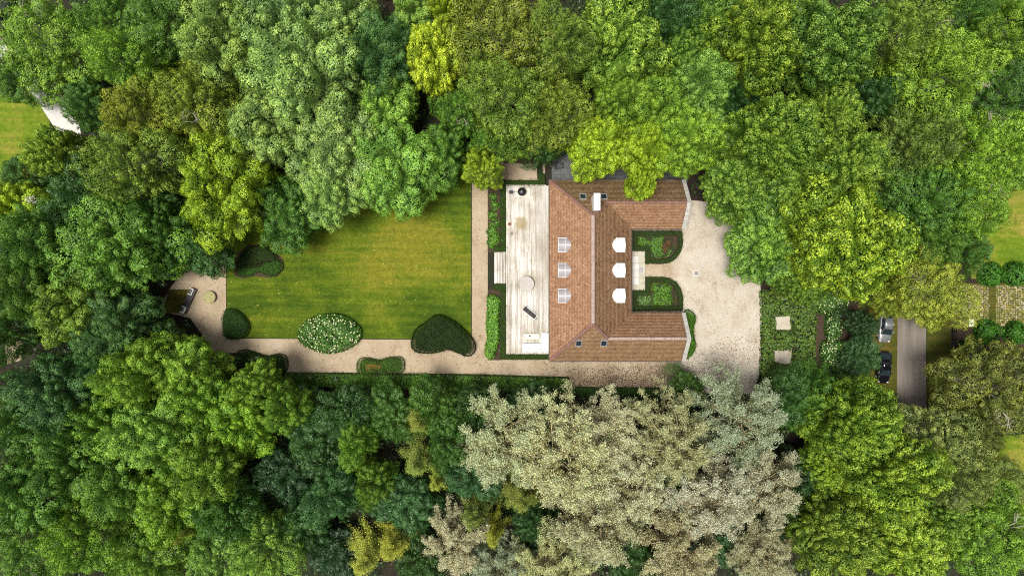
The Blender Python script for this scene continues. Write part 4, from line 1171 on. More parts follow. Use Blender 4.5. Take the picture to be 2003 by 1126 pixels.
def grow_crown(rng, K1, A1, K2, A2, n_leaf, leaf, asp, zc=8.3, up=7.4, dn=5.4, ragged=.12, tipf=0., mat='leaf', open_=0., zmin=-.55):
    """a billowing dome: boughs (K1 swellings) that carry leaf heads (K2 swellings), leaves laid over them"""
    Bc = fib_dirs(rng, K1, zmin); Bc = unit(Bc + rng.normal(0, .10, Bc.shape))
    Sc = fib_dirs(rng, K2, zmin); Sc = unit(Sc + rng.normal(0, .035, Sc.shape))
    sol = 2 * np.pi * (1 - zmin)
    cb = 1.22 * math.sqrt(sol / K1 / np.pi); cs = 1.18 * math.sqrt(sol / K2 / np.pi)
    hb = rng.normal(0, 1, K1); hs = rng.normal(0, 1, K2); ps = rng.random(K2)
    ph = rng.uniform(0, 6.3, 3)

    def surf(n):
        z = rng.uniform(zmin, 1, n); a = rng.uniform(0, 2 * np.pi, n); r = np.sqrt(1 - z * z)
        D = np.c_[r * np.cos(a), r * np.sin(a), z]
        W = unit(D + .045 * np.c_[np.sin(D[:, 1] * 9 + ph[0]), np.sin(D[:, 2] * 9 + ph[1]), np.sin(D[:, 0] * 9 + ph[2])])
        ib, db = near_cell(W, Bc); is_, ds = near_cell(W, Sc)
        b1 = np.sqrt(np.clip(1 - (db / cb) ** 2, 0, 1)); b2 = np.sqrt(np.clip(1 - (ds / cs) ** 2, 0, 1))
        low = 1 + ragged * (np.sin(2 * a + ph[0]) * .6 + np.sin(3 * a + ph[1]) * .5) * r
        rad = BR * low * (.80 - .35 * A1 + A1 * b1 * (1 + .18 * hb[ib]) + .05 * hb[ib] + A2 * (b2 - .5) * (1 + .3 * hs[is_]) + .03 * hs[is_])
        N = D * .6 + 1.0 * (W - Bc[ib]) / cb * min(1, A1 * 4) + 1.35 * (W - Sc[is_]) / cs
        return D, rad, N, b1, b2, ib, is_
    D, rad, N, b1, b2, ib, is_ = surf(n_leaf)
    if open_ > 0:
        keep = rng.random(len(D)) > open_ * (b1 < .55) * 1.0
        D, rad, N, b1, b2, is_ = D[keep], rad[keep], N[keep], b1[keep], b2[keep], is_[keep]
    n = len(D)
    rad = rad + rng.normal(0, .10, n) + (rng.random(n) < .12) * rng.uniform(0, .32, n)
    P = D * rad[:, None]; P[:, 2] = zc + np.where(D[:, 2] > 0, up / BR, dn / BR) * P[:, 2]
    N = unit(N) + rng.normal(0, .2, N.shape)
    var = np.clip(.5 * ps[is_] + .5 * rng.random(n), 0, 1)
    tip = ((rng.random(n) < tipf * 2.2) & (b2 > .66)).astype(float)          # linden blossom, and highlights put into the colour of head-top leaves
    V, F = leaf_quads(rng, P, N, leaf, leaf * asp)
    # inner layer of larger leaves, coloured darker
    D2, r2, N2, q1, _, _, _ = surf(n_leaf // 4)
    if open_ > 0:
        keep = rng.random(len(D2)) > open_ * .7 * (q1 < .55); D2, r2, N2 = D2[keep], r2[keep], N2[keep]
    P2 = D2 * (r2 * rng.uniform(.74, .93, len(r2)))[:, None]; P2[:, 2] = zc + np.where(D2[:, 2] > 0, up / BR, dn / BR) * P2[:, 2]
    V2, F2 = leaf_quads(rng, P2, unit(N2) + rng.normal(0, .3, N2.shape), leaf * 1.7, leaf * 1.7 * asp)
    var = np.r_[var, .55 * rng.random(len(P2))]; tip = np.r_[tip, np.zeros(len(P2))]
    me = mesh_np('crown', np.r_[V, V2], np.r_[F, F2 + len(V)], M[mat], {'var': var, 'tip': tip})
    pos = lambda C_, f: np.c_[C_[:, :2] * BR * f, zc + C_[:, 2] * np.where(C_[:, 2] > 0, up, dn) * f]
    return me, pos(Bc, .72), None, pos(Sc, .87)


def limb_mesh(rng, lc, zc, n_limb, mat, twigs=None, r0=.32, top=None):
    mb = MB(); top = top or zc + 1.5
    lean = rng.normal(0, .25, 2)
    mb.tube([(0, 0, 0), (0, 0, .4), (lean[0] * .5, lean[1] * .5, zc * .55), (lean[0], lean[1], zc), (lean[0] * 1.3, lean[1] * 1.3, top)], [r0 * 1.5, r0 * 1.1, r0 * .9, r0 * .6, r0 * .22], 8)
    order = np.argsort(-lc[:, 2])[:n_limb]
    for i in order:
        e = lc[i]; s = np.array([lean[0], lean[1], rng.uniform(zc * .5, zc * .95)])
        m_ = s * .45 + e * .55 + np.r_[rng.normal(0, .35, 2), .5]
        mb.tube([s, m_, e], [r0 * .34, r0 * .17, r0 * .05], 5)
        if twigs is not None:
            d = np.linalg.norm(twigs - e, axis=1); near = np.argsort(d)[:7]
            for j in near[::2]:
                q = twigs[j]; a = m_ * .35 + e * .65
                mb.tube([a, (a + q) / 2 + rng.normal(0, .15, 3), q + np.array([0, 0, .12])], [r0 * .09, r0 * .065, r0 * .025], 4)
    return mb.mesh('trunk', M[mat], True)


PROTO = {}
def proto(sp):
    if sp in PROTO: return PROTO[sp]
    out = []
    if sp == 'maple':
        for s in range(3):
            rng = np.random.default_rng(1000 + s)
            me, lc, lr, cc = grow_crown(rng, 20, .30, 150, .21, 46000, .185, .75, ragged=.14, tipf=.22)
            out.append((me, limb_mesh(rng, lc, 8.5, 14, 'bark_grey', cc)))
    elif sp == 'linden':
        for s in range(3):
            rng = np.random.default_rng(2000 + s)
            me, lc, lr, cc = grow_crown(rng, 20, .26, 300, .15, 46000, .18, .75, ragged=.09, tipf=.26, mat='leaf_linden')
            out.append((me, limb_mesh(rng, lc, 8.5, 12, 'bark', cc)))
    elif sp == 'oak':
        for s in range(4):
            rng = np.random.default_rng(3000 + s)
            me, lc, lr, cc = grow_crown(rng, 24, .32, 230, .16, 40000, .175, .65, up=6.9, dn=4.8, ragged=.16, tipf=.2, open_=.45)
            out.append((me, limb_mesh(rng, lc, 8.5, 26, 'bark_grey', cc)))
    elif sp == 'dark':
        for s in range(3):
            rng = np.random.default_rng(4000 + s)
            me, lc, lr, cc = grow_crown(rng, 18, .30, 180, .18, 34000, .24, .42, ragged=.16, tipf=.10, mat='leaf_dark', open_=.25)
            out.append((me, limb_mesh(rng, lc, 8.5, 10, 'bark')))
    elif sp == 'pale':
        for s in range(4):
            rng = np.random.default_rng(5000 + s)
            mb = MB(); pos = []; nor = []; tip = []
            hubs = [np.r_[rng.normal(0, 1.1, 2), rng.uniform(10.5, 12.5)] for _ in range(3)]
            mb.tube([(0, 0, 0), (0, 0, .5), (.1, 0, 5), (0, .1, 9)], [.5, .38, .3, .16], 8)
            for hb in hubs: mb.tube([(0, 0, 7.5), tuple(hb * np.array([.6, .6, 1]) - np.array([0, 0, 1.2])), tuple(hb)], [.2, .14, .08], 6)
            nb = 46
            dirs = fib_dirs(rng, nb, -.25)
            for d in dirs:
                hb = hubs[int(np.argmax([d[:2] @ (h[:2] + 1e-3) / np.linalg.norm(h[:2] + 1e-3) for h in hubs]))] if rng.random() < .6 else hubs[rng.integers(3)]
                reach = BR * rng.uniform(.78, 1.08)
                e = np.array([d[0] * reach, d[1] * reach, 9.3 + d[2] * 6.2 - .3])
                m_ = hb * .5 + e * .5 + np.array([0, 0, .7]) + rng.normal(0, .25, 3)
                mb.tube([hb, m_, e], [.075, .055, .022], 4)
                for tt in np.linspace(.3, 1.06, 8):
                    q = (1 - tt) ** 2 * hb + 2 * tt * (1 - tt) * m_ + tt * tt * e
                    for _ in range(3 if tt > .5 else 1):
                        sd = unit(rng.normal(size=(1, 3)) * np.array([.8, .8, .5]) + d * .8)[0]
                        q2 = q + sd * rng.uniform(.4, 1.15)
                        mb.tube([q, q2], [.024, .01], 3)
                        n = 48
                        ax = rng.random((n, 1))
                        pos.append(q + (q2 - q) * (.45 + .65 * ax) + rng.normal(0, .18, (n, 3)))
                        nor.append(np.tile(sd * .4 + np.array([0, 0, .8]), (n, 1)) + rng.normal(0, .6, (n, 3)))
                        tip.append((rng.random(n) < (.85 - .72 * tt)).astype(float))
            P = np.concatenate(pos); N = np.concatenate(nor)
            V, F = leaf_quads(rng, P, N, .165, .105)
            me = mesh_np('crown', V, F, M['leaf_pale'], {'var': rng.random(len(P)), 'tip': np.concatenate(tip)})
            out.append((me, mb.mesh('trunk', M['bark_pale'], True)))
    elif sp == 'feather':
        # slim light tree with upswept feathery sprays
        for s in range(3):
            rng = np.random.default_rng(6000 + s)
            mb = MB(); pos = []; nor = []
            mb.tube([(0, 0, 0), (.1, 0, 6), (0, 0, 15.6)], [.3, .2, .03], 6)
            for i in range(70):
                z = 4 + 11.4 * i / 70; reach = BR * (1.04 - (z - 4) / 12.5) * rng.uniform(.55, 1.15)
                a = rng.uniform(0, 6.28); e = np.array([math.cos(a) * reach, math.sin(a) * reach, z + rng.uniform(-.4, 1.0)])
                b_ = np.array([0, 0, z]); mb.tube([b_, (b_ + e) / 2 + np.array([0, 0, .25]), e], [.05, .035, .012], 4)
                n = int(60 + 55 * reach)
                t = rng.uniform(.2, 1.05, (n, 1)); sd = rng.normal(0, .13 + .12 * reach / BR, (n, 3)) * np.array([2.2, 2.2, 1])
                pos.append(b_ + (e - b_) * t + np.array([0, 0, .25]) * np.sin(t * 3.1) + sd)
                nor.append(np.tile([0, 0, 1.], (n, 1)) + rng.normal(0, .55, (n, 3)))
            P = np.concatenate(pos); N = np.concatenate(nor)
            V, F = leaf_quads(rng, P, N, .30, .12)
            me = mesh_np('crown', V, F, M['leaf'], {'var': rng.random(len(P)), 'tip': (rng.random(len(P)) < .25).astype(float)})
            out.append((me, mb.mesh('trunk', M['bark_grey'], True)))
    PROTO[sp] = out
    return out


NAMES = {'maple': 'maple_tree', 'linden': 'linden_tree', 'oak': 'oak_tree', 'dark': 'broadleaf_tree', 'pale': 'silver_leaved_tree', 'feather': 'feathery_tree'}
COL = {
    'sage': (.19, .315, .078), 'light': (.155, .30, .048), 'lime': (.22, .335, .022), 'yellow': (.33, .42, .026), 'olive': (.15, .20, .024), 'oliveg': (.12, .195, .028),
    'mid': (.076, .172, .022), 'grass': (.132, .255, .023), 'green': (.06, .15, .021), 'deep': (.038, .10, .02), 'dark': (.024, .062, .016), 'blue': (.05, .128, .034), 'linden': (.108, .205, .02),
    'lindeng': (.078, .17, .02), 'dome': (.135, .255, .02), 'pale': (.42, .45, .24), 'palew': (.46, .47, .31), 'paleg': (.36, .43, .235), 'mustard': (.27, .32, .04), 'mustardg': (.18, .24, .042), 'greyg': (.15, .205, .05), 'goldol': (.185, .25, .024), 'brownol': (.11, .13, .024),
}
TREES = [
    # --- top left
    (95, 85, 100, 13, 'oak', 'grass', 'broad bright green tree filling the top left corner beside the pale drive', 1.05),
    (30, 150, 55, 10, 'oak', 'mid', 'smaller green tree above the field corner at the left edge, over the drive'),
    (215, 45, 75, 14, 'oak', 'mid', 'mid green tree at the top edge, second from the left corner'),
    (330, 40, 85, 13, 'dark', 'mid', 'darker green tree at the top edge, just left of the large sage green maple'),
    (245, 115, 78, 16, 'oak', 'grass', 'bright grass-green tree right of the pale drive, above the olive oaks'),
    (170, 205, 55, 12, 'dark', 'green', 'dark narrow tree overhanging the lower end of the pale drive'),
    (115, 300, 62, 13, 'linden', 'linden', 'yellow-flecked linden beside the left field'),
    (45, 340, 45, 8, 'dark', 'green', 'low green tree on the edge of the left field'),
    (25, 400, 60, 12, 'maple', 'lime', 'yellow-green tree at the left edge just below the field'),
    (385, 195, 82, 16, 'oak', 'olive', 'olive oak with bare twigs between the bright tree and the sage maple', 1.15),
    (265, 225, 72, 16, 'oak', 'olive', 'olive oak above the other olive oak, right of the field'),
    (265, 320, 88, 16, 'oak', 'oliveg', 'rounded olive-green oak above the large rounded tree left of the lawn'),
    (165, 385, 80, 12, 'dark', 'deep', 'deep green tree in the gap below the yellow-flecked linden'),
    (310, 385, 55, 11, 'dark', 'deep', 'deep green tree in the dark gap left of the yellow-green maple'),
    (430, 375, 98, 16, 'maple', 'lime', 'glowing yellow-green maple hanging over the upper left lawn corner'),
    (560, 415, 75, 12, 'maple', 'green', 'mid green maple dipping onto the upper lawn, right of the yellow-green maple'),
    # --- sage maples
    (440, 85, 95, 17, 'maple', 'sage', 'pale sage maple at the top, right of the dark green tree'),
    (555, 40, 100, 18, 'maple', 'sage', 'huge pale sage maple cut by the top edge'),
    (660, 45, 85, 17, 'maple', 'sage', 'sage maple at the top edge left of the bluish one'),
    (600, 150, 120, 19, 'maple', 'sage', 'largest sage maple crown with cauliflower clumps above the lawn'),
    (520, 245, 92, 16, 'maple', 'sage', 'sage maple between the largest one and the yellow-green maple'),
    (660, 280, 105, 16, 'maple', 'sage', 'sage maple in the middle row right above the lawn'),
    (745, 105, 82, 15, 'maple', 'blue', 'bluish green maple left of the bright yellow tree'),
    (745, 210, 75, 14, 'maple', 'light', 'light maple with a dead twig tuft above the lawn, below the bluish maple'),
    (650, 370, 70, 13, 'maple', 'sage', 'low sage maple hanging over the middle of the upper lawn edge'),
    (760, 325, 100, 14, 'maple', 'light', 'light green maple hanging over the upper lawn edge near the vertical path'),
    (860, 300, 65, 12, 'maple', 'mid', 'mid green maple at the head of the vertical path'),
    (945, 328, 42, 11, 'maple', 'lime', 'small yellow-green maple spray over the gravel above the deck'),
    (820, 10, 60, 13, 'maple', 'light', 'light maple at the top edge directly above the bright yellow tree'),
    # --- top middle
    (842, 105, 56, 15, 'maple', 'yellow', 'bright yellow tree among the green maples at the top', 1.45),
    (878, 12, 45, 15, 'maple', 'lime', 'yellow-green tree at the top edge right above the bright yellow tree'),
    (985, 75, 115, 18, 'oak', 'olive', 'big olive oak with pale bare branches at the top centre'),
    (985, 190, 95, 16, 'oak', 'oliveg', 'olive oak with grey branches in the second row at top centre'),
    (905, 215, 60, 12, 'oak', 'mid', 'green oak with bleached dead branches left of the olive oaks'),
    (1085, 222, 75, 14, 'oak', 'olive', 'olive oak above the house corner and slab court'),
    (1100, 90, 75, 17, 'oak', 'oliveg', 'olive-green oak left of the yellow-tipped tree at the top'),
    (975, 268, 55, 11, 'oak', 'mid', 'low green oak above the brown soil bed'),
    (1060, 280, 45, 9, 'dark', 'deep', 'deep green small tree above the storage bin'),
    (1215, 70, 105, 18, 'linden', 'linden', 'yellow-tipped tree at the top edge above the upper wing', 1.1),
    (1290, 45, 70, 15, 'dark', 'deep', 'deep green tree in the gap at the top right of the yellow-tipped tree'),
    (1215, 180, 62, 14, 'maple', 'grass', 'bright maple in the second row above the upper wing'),
    (1290, 210, 75, 16, 'maple', 'grass', 'bright clumped maple in the middle of the row above the upper wing'),
    (1172, 286, 64, 12, 'maple', 'lime', 'yellow-green maple hanging over the slab court behind the house'),
    (1262, 290, 58, 13, 'maple', 'lime', 'yellow-green maple right above the middle of the upper wing'),
    (1257, 354, 28, 12, 'maple', 'lime', 'yellow-green bough tree hanging down over the tiles of the upper wing', 1.6),
    (1340, 270, 76, 14, 'maple', 'grass', 'bright maple above the right end of the upper wing'),
    (1370, 165, 75, 15, 'maple', 'light', 'light blue-green maple between the bright maples and the yellow linden'),
    (1405, 270, 50, 12, 'maple', 'light', 'small light maple left of the big yellow-flecked linden group'),
    (1330, 110, 55, 12, 'linden', 'lindeng', 'small green linden below the deep green gap tree at the top'),
    # --- top right lindens
    (1395, 60, 80, 17, 'linden', 'lindeng', 'green linden at the top edge left of the brightest linden'),
    (1480, 75, 102, 20, 'linden', 'linden', 'bright yellow-flecked linden at the top, left of the domed one'),
    (1622, 92, 116, 19, 'linden', 'lindeng', 'large domed green linden at the top right'),
    (1545, 20, 65, 16, 'linden', 'lindeng', 'linden at the top edge between the flecked and the domed linden'),
    (1450, 175, 55, 11, 'dark', 'deep', 'deep green tree in the dark gap between the upper and middle lindens'),
    (1505, 266, 106, 20, 'linden', 'linden', 'yellow-flecked linden at the upper left of the group right of the house'),
    (1628, 222, 74, 15, 'linden', 'linden', 'yellow-flecked linden bordering the dark gap at right'),
    (1660, 322, 84, 17, 'linden', 'linden', 'linden at the right of the group, above the largest linden'),
    (1440, 360, 84, 13, 'linden', 'lindeng', 'linden overhanging the forecourt beside the upper gable'),
    (1562, 368, 90, 12, 'linden', 'lindeng', 'linden in the centre of the group right of the house'),
    (1512, 474, 96, 11, 'linden', 'lindeng', 'darker linden overhanging the right side of the forecourt'),
    (1652, 474, 142, 20, 'linden', 'dome', 'largest rounded linden right of the forecourt'),
    (1565, 555, 55, 10, 'linden', 'lindeng', 'low linden skirt above the ladder-shaped ivy'),
    # --- right side
    (1730, 190, 60, 12, 'dark', 'deep', 'deep green tree in the dark gap right of the domed linden'),
    (1775, 60, 84, 16, 'oak', 'oliveg', 'olive-green tree at the top edge right of the domed linden'),
    (1870, 35, 75, 15, 'oak', 'mid', 'mid green tree above the grey yard patch at the top right', .8),
    (1960, 60, 95, 16, 'oak', 'grass', 'bright green tree in the top right corner'),
    (1840, 150, 98, 17, 'oak', 'grass', 'wide bright green tree below the grey yard patch'),
    (1945, 190, 90, 13, 'oak', 'green', 'dark green tree at the right edge, second row from the top'),
    (1800, 270, 84, 16, 'oak', 'oliveg', 'olive-green tree right of the flecked linden group'),
    (1900, 292, 92, 15, 'oak', 'grass', 'bright green tree above the small neighbouring lawn, second from the right edge'),
    (1975, 310, 80, 15, 'oak', 'grass', 'bright tree at the right edge above the neighbouring lawn'),
    (1820, 380, 85, 12, 'oak', 'green', 'darker green tree right of the largest linden'),
    (1900, 410, 75, 13, 'oak', 'grass', 'grass-green tree left of the small neighbouring lawn'),
    (1840, 465, 70, 12, 'oak', 'mid', 'mid green tree directly above the yellow-olive tree'),
    (1895, 490, 45, 9, 'dark', 'green', 'low green tree beside the neighbouring lawn corner'),
    (1818, 568, 86, 12, 'oak', 'goldol', 'yellow-olive tree overhanging the road and the silver car'),
    (1748, 578, 46, 9, 'oak', 'goldol', 'smaller yellow-olive tree left of the overhanging one'),
    (1688, 636, 36, 6, 'dark', 'dark', 'dark slim tree left of the silver car'),
    (1688, 700, 42, 6, 'dark', 'blue', 'dark bluish tree left of the black car'),
    (1655, 745, 42, 4, 'feather', 'green', 'low feathery green bush tree below the white hydrangeas'),
    (1600, 755, 45, 4, 'feather', 'mid', 'low feathery green bush tree below the ivy ladder'),
    # --- bottom right
    (1950, 760, 105, 15, 'oak', 'brownol', 'dark brown-olive oak at the right edge below the cobbled drive'),
    (1905, 840, 60, 13, 'oak', 'brownol', 'brown-olive oak between the grey-green tree and the right edge'),
    (1835, 862, 82, 15, 'oak', 'greyg', 'grey-green tree at the lower end of the road'),
    (1870, 935, 75, 14, 'oak', 'greyg', 'grey-green tree right of the bright linden, second below the road'),
    (1675, 835, 96, 19, 'linden', 'linden', 'brightest yellow-flecked linden at the lower right below the parked cars'),
    (1600, 800, 65, 12, 'dark', 'green', 'deep green tree left of the brightest lower linden'),
    (1535, 775, 55, 9, 'dark', 'deep', 'deep green tree right of the silvery trees below the forecourt'),
    (1620, 915, 66, 13, 'linden', 'linden', 'yellow-flecked linden left in the second row at lower right'),
    (1745, 930, 104, 20, 'linden', 'linden', 'large yellow-flecked linden in the middle at lower right'),
    (1640, 1040, 95, 15, 'linden', 'linden', 'yellow-flecked linden at the bottom edge beside the silvery trees'),
    (1775, 1065, 100, 17, 'linden', 'linden', 'yellow-flecked linden at the bottom edge, right of another linden'),
    (1850, 1010, 68, 12, 'linden', 'lindeng', 'greener linden between the flecked lindens and the bright corner tree'),
    (1940, 1050, 95, 15, 'oak', 'grass', 'bright grass-green tree in the bottom right corner'),
    (1970, 950, 50, 9, 'oak', 'greyg', 'thin grey-green tree over the small grass patch at the right edge'),
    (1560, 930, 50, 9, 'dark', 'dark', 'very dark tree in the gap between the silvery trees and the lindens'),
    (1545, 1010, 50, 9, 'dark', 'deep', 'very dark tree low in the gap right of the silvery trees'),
    # --- silvery trees
    (1000, 865, 100, 15, 'pale', 'paleg', 'leftmost big silvery tree below the leaf-strewn gravel'),
    (1110, 880, 112, 18, 'pale', 'pale', 'tall silvery tree with radiating tan branches, left of centre in its group'),
    (1190, 856, 88, 17, 'pale', 'pale', 'silvery tree nearest the leaf-strewn gravel'),
    (1305, 854, 90, 17, 'pale', 'pale', 'silvery tree below the lower wing of the house'),
    (1435, 820, 100, 17, 'pale', 'paleg', 'silvery green tree at the lower right corner of the forecourt'),
    (1225, 935, 90, 17, 'pale', 'pale', 'silvery tree in the very middle of its group'),
    (1390, 960, 90, 17, 'pale', 'palew', 'whitish tree in the lower row, left of the whitest one'),
    (1475, 945, 92, 16, 'pale', 'palew', 'whitest tree at the right end of the silvery group'),
    (1165, 1015, 92, 16, 'pale', 'pale', 'silvery tree in the lower row left of the green gap'),
    (1320, 1070, 92, 16, 'pale', 'palew', 'whitish tree at the bottom edge in the middle of the silvery group'),
    (1490, 1080, 68, 14, 'pale', 'palew', 'whitish tree at the bottom edge beside the yellow-flecked lindens'),
    (1085, 1095, 75, 14, 'pale', 'pale', 'silvery tree at the bottom edge left of the whitish one'),
    (895, 1055, 66, 14, 'pale', 'palew', 'small whitish tree at the bottom among yellow feathery trees'),
    (985, 1110, 65, 12, 'pale', 'paleg', 'olive-silver tree at the bottom edge between two whitish trees'),
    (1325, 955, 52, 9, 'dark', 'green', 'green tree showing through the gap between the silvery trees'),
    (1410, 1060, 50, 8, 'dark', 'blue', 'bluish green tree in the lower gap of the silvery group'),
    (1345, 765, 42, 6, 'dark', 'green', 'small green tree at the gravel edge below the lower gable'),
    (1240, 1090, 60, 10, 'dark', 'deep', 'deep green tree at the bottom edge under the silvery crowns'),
    # --- bottom middle
    (820, 825, 42, 12, 'feather', 'mustardg', 'yellow-green feathery tree below the kidney shrub at the lawn corner'),
    (815, 905, 44, 12, 'feather', 'mustardg', 'yellow-green feathery tree below another feathery tree in the dark wood'),
    (853, 940, 32, 11, 'feather', 'mustard', 'small yellow feathery tree right of the pair in the dark wood'),
    (925, 1005, 48, 12, 'feather', 'mustardg', 'yellow-green feathery tree above the small whitish tree'),
    (965, 1042, 34, 12, 'feather', 'mustard', 'bright yellow feathery tree right of the small whitish tree'),
    (1020, 975, 48, 13, 'feather', 'mustardg', 'golden feathery tree with bare pale branch left of the silvery group'),
    (715, 1090, 52, 12, 'feather', 'mustard', 'yellow feathery tree at the bottom edge beside the dark gap'),
    (768, 1062, 50, 13, 'feather', 'mustard', 'tall yellow feathery tree near the bottom edge, right of its twin'),
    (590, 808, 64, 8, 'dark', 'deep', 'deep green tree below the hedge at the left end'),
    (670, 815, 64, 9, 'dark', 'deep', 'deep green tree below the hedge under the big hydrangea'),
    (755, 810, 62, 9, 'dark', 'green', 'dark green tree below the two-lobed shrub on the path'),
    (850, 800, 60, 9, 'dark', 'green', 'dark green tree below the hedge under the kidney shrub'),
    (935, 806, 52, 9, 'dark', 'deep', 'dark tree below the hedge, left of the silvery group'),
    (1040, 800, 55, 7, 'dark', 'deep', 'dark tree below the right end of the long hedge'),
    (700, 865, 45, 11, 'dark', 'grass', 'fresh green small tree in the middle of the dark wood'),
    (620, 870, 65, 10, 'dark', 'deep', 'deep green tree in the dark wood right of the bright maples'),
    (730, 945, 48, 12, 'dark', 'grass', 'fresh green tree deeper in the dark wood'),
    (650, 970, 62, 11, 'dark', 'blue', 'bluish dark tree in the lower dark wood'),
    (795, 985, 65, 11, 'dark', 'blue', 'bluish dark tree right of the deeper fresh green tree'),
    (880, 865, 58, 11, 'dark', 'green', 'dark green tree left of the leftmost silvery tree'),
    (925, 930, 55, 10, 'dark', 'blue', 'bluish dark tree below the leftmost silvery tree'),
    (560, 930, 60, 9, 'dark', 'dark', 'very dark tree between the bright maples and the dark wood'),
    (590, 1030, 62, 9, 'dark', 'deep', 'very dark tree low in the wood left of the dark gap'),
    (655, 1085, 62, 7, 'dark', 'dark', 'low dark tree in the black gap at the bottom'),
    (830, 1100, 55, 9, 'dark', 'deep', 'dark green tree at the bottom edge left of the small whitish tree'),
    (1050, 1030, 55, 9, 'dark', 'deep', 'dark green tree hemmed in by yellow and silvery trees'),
    # --- bottom left
    (352, 722, 74, 15, 'maple', 'grass', 'bright green maple reaching towards the gravel path, left of the lawn'),
    (270, 735, 75, 15, 'maple', 'grass', 'bright green maple left of the one reaching the path'),
    (395, 790, 78, 15, 'maple', 'grass', 'bright green maple below the bare soil patch'),
    (500, 755, 52, 13, 'maple', 'grass', 'bright maple bough below the two-lobed shrub on the path'),
    (560, 800, 50, 12, 'maple', 'grass', 'bright maple at the right tip of the lower left wood'),
    (470, 830, 65, 14, 'maple', 'grass', 'bright maple in the middle right of the lower left wood'),
    (300, 850, 85, 16, 'maple', 'light', 'light maple in the heart of the lower left wood'),
    (400, 905, 82, 16, 'maple', 'grass', 'bright maple with open crown above the yellow tuft'),
    (190, 820, 78, 15, 'maple', 'mid', 'mid green maple in the lower left wood, left of the light one'),
    (110, 775, 88, 15, 'maple', 'blue', 'bluish green maple at lower left below the yard patch'),
    (222, 640, 85, 13, 'maple', 'blue', 'bluish dark maple left of the black bench'),
    (40, 830, 70, 14, 'dark', 'green', 'dark green tree at the left edge in the lower half'),
    (130, 900, 80, 15, 'maple', 'mid', 'mid green maple near the left edge, above the bottom row'),
    (230, 945, 80, 15, 'maple', 'mid', 'mid green maple in the row above the bottom left trees'),
    (50, 960, 80, 15, 'maple', 'mid', 'mid green maple at the left edge, third from the bottom corner'),
    (330, 985, 80, 15, 'maple', 'grass', 'bright maple below the light one in the lower left wood'),
    (440, 1000, 70, 14, 'dark', 'green', 'dark green tree behind the yellow tuft in the lower left wood'),
    (375, 1035, 26, 13, 'feather', 'mustard', 'tiny yellow tuft tree in the lower left wood'),
    (60, 1070, 85, 14, 'oak', 'mid', 'mid green oak in the bottom left corner'),
    (170, 1050, 85, 14, 'oak', 'grass', 'grass-green oak at the bottom edge, second from the left corner'),
    (290, 1090, 78, 14, 'oak', 'grass', 'grass-green oak at the bottom edge, third from the left corner'),
    (420, 1095, 75, 14, 'oak', 'light', 'yellowish oak with bare twigs at the bottom edge'),
    (525, 1075, 65, 13, 'oak', 'light', 'yellowish oak at the bottom edge beside the black gap'),
    # --- left middle
    (225, 480, 112, 17, 'maple', 'mid', 'large rounded green maple left of the lawn above the bench'),
    (310, 440, 60, 13, 'maple', 'green', 'green maple between the large rounded one and the lawn'),
    (75, 470, 80, 15, 'maple', 'mid', 'mid green maple near the left edge, left of the large rounded one'),
    (398, 486, 62, 11, 'dark', 'deep', 'dark tree overhanging the bench and stone table'),
    (318, 508, 44, 10, 'dark', 'deep', 'dark tree directly above the black bench'),
    (55, 560, 80, 15, 'maple', 'mid', 'mid green maple at the left edge above the yard patch'),
    (135, 600, 78, 14, 'maple', 'oliveg', 'olive-green maple below the large rounded one'),
    (12, 648, 60, 12, 'dark', 'green', 'dark green tree at the left edge beside the yard patch'),
    (185, 700, 60, 12, 'maple', 'blue', 'bluish maple between the bench and the lower left wood'),
    (325, 662, 38, 8, 'dark', 'deep', 'dark small tree just below the black bench'),
]
rngT = np.random.default_rng(9)
DEAD = []
for q in range(2):
    rd = np.random.default_rng(700 + q); mb = MB()
    a = rd.uniform(0, 6.28); b0 = np.array([math.cos(a) * 1.5, math.sin(a) * 1.5, 11.0])
    for _ in range(4):
        a2 = a + rd.normal(0, .45); ln = rd.uniform(3.2, 4.6)
        e = np.array([math.cos(a2) * ln, math.sin(a2) * ln, 15.2 - ln * .35]); m_ = (b0 + e) / 2 + np.array([0, 0, 1.2]) + rd.normal(0, .2, 3)
        mb.tube([b0, m_, e], [.09, .06, .02], 5)
        for _ in range(4):
            f = rd.uniform(.45, .95); p0 = m_ * (1 - f) + e * f; p1 = p0 + np.r_[rd.normal(0, .55, 2), rd.uniform(.1, .5)]
            mb.tube([p0, p1], [.03, .01], 4)
    DEAD.append(mb.mesh('dead_branch', M['dead_wood'], True))
for k, t_ in enumerate(TREES):
    px, py, r, h, sp, col, lb = t_[:7]
    ex = t_[7] if len(t_) > 7 else 1.0          # stretch along y
    h = h * (1 + .09 * math.sin(k * 2.4))
    zc = h * .66
    x, y = PX(px, py, zc)
    rm = r * (CAM_H - zc) / FPX * (0.95 if sp in ('pale', 'feather') else 0.85 if sp == 'linden' else 0.92)
    vs_ = proto(sp); me, tm = vs_[k % len(vs_)]
    t = thing(NAMES[sp], lb, 'tree', (x, y, 0))
    t.scale = (rm / BR, rm / BR * ex, h / BHT)
    if sp == 'oak' and k % 3 == 0: link('dead_branch', DEAD[k % 2], t).rotation_euler = (0, 0, k * 1.3)
    rz = rngT.uniform(0, 6.28)
    o = link('trunk', tm, t); o.rotation_euler = (0, 0, rz)
    o = link('crown', me, t); o.rotation_euler = (0, 0, rz)
    j = rngT.uniform(.84, 1.2); c_ = [q * 1.13 for q in COL[col]]; o.color = (c_[0] * j * rngT.uniform(.93, 1.08), c_[1] * j, c_[2] * j * rngT.uniform(.85, 1.2), 1)

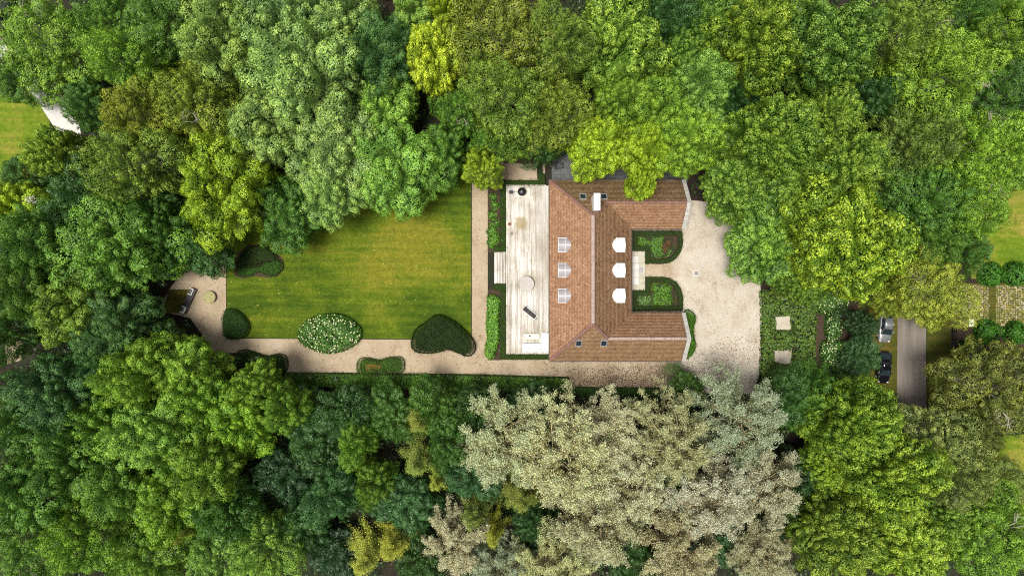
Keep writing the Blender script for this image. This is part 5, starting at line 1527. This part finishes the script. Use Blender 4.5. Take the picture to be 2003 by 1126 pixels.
# ------------------------------------------------------------------ undergrowth between the trees
rng = np.random.default_rng(55)
CLEAR = [LAWN, PATH, FORE, [(950, 350), (1345, 290), (1345, 710), (950, 710)], [(413, 691), (470, 693), (470, 730), (413, 730)], [(1480, 555), (1600, 555), (1600, 750), (1480, 750)],
         [(1590, 556), (1690, 556), (1680, 690), (1620, 745), (1590, 745)], [(1712, 596), (1757, 590), (1753, 760), (1704, 760)], [(1745, 480), (1866, 480), (1866, 900), (1745, 900)], [(1855, 330), (2120, 330), (2120, 760), (1855, 760)],
         [(1890, 860), (2100, 850), (2100, 1030), (1910, 1030)], [(-160, 180), (75, 180), (98, 240), (70, 330), (30, 400), (-160, 400)],
         [(-120, 70), (20, 76), (80, 140), (108, 165), (155, 215), (170, 300), (100, 252), (60, 190), (0, 120), (-120, 115)], [(45, 365), (110, 380), (112, 410), (45, 400)], [(8, 670), (48, 660), (44, 708), (12, 716)], [(980, 284), (1068, 284), (1068, 325), (980, 325)]]
cl = rng.uniform((-78, -46), (78, 46), (9000, 2))
ok = np.ones(len(cl), bool)
for c_ in CLEAR: ok &= ~inside(cl, np.array(poly(c_)))
cl = cl[ok]; n = 24
h_ = rng.uniform(.3, 2.0, len(cl)); rr = rng.uniform(.5, 1.2, len(cl))
dd = rng.normal(size=(len(cl), n, 3)) + np.array([0, 0, .7]); dd /= np.linalg.norm(dd, axis=2, keepdims=True)
P = (np.c_[cl, h_][:, None, :] + dd * rr[:, None, None] * rng.uniform(.5, 1, (len(cl), n, 1))).reshape(-1, 3); P[:, 2] = np.maximum(P[:, 2], .05)
keep = np.ones(len(P), bool)
for c_ in CLEAR: keep &= ~inside(P[:, :2], np.array(poly(c_)))
N = (dd + rng.normal(0, .5, dd.shape)).reshape(-1, 3)[keep]; P = P[keep]
V, F = leaf_quads(rng, P, N, .34, .22)
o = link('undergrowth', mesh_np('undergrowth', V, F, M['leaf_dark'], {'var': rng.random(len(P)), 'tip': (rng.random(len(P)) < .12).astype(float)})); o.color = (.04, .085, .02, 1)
tag(o, 'dark leafy undergrowth on the woodland floor between the trees', 'undergrowth', kind='stuff')
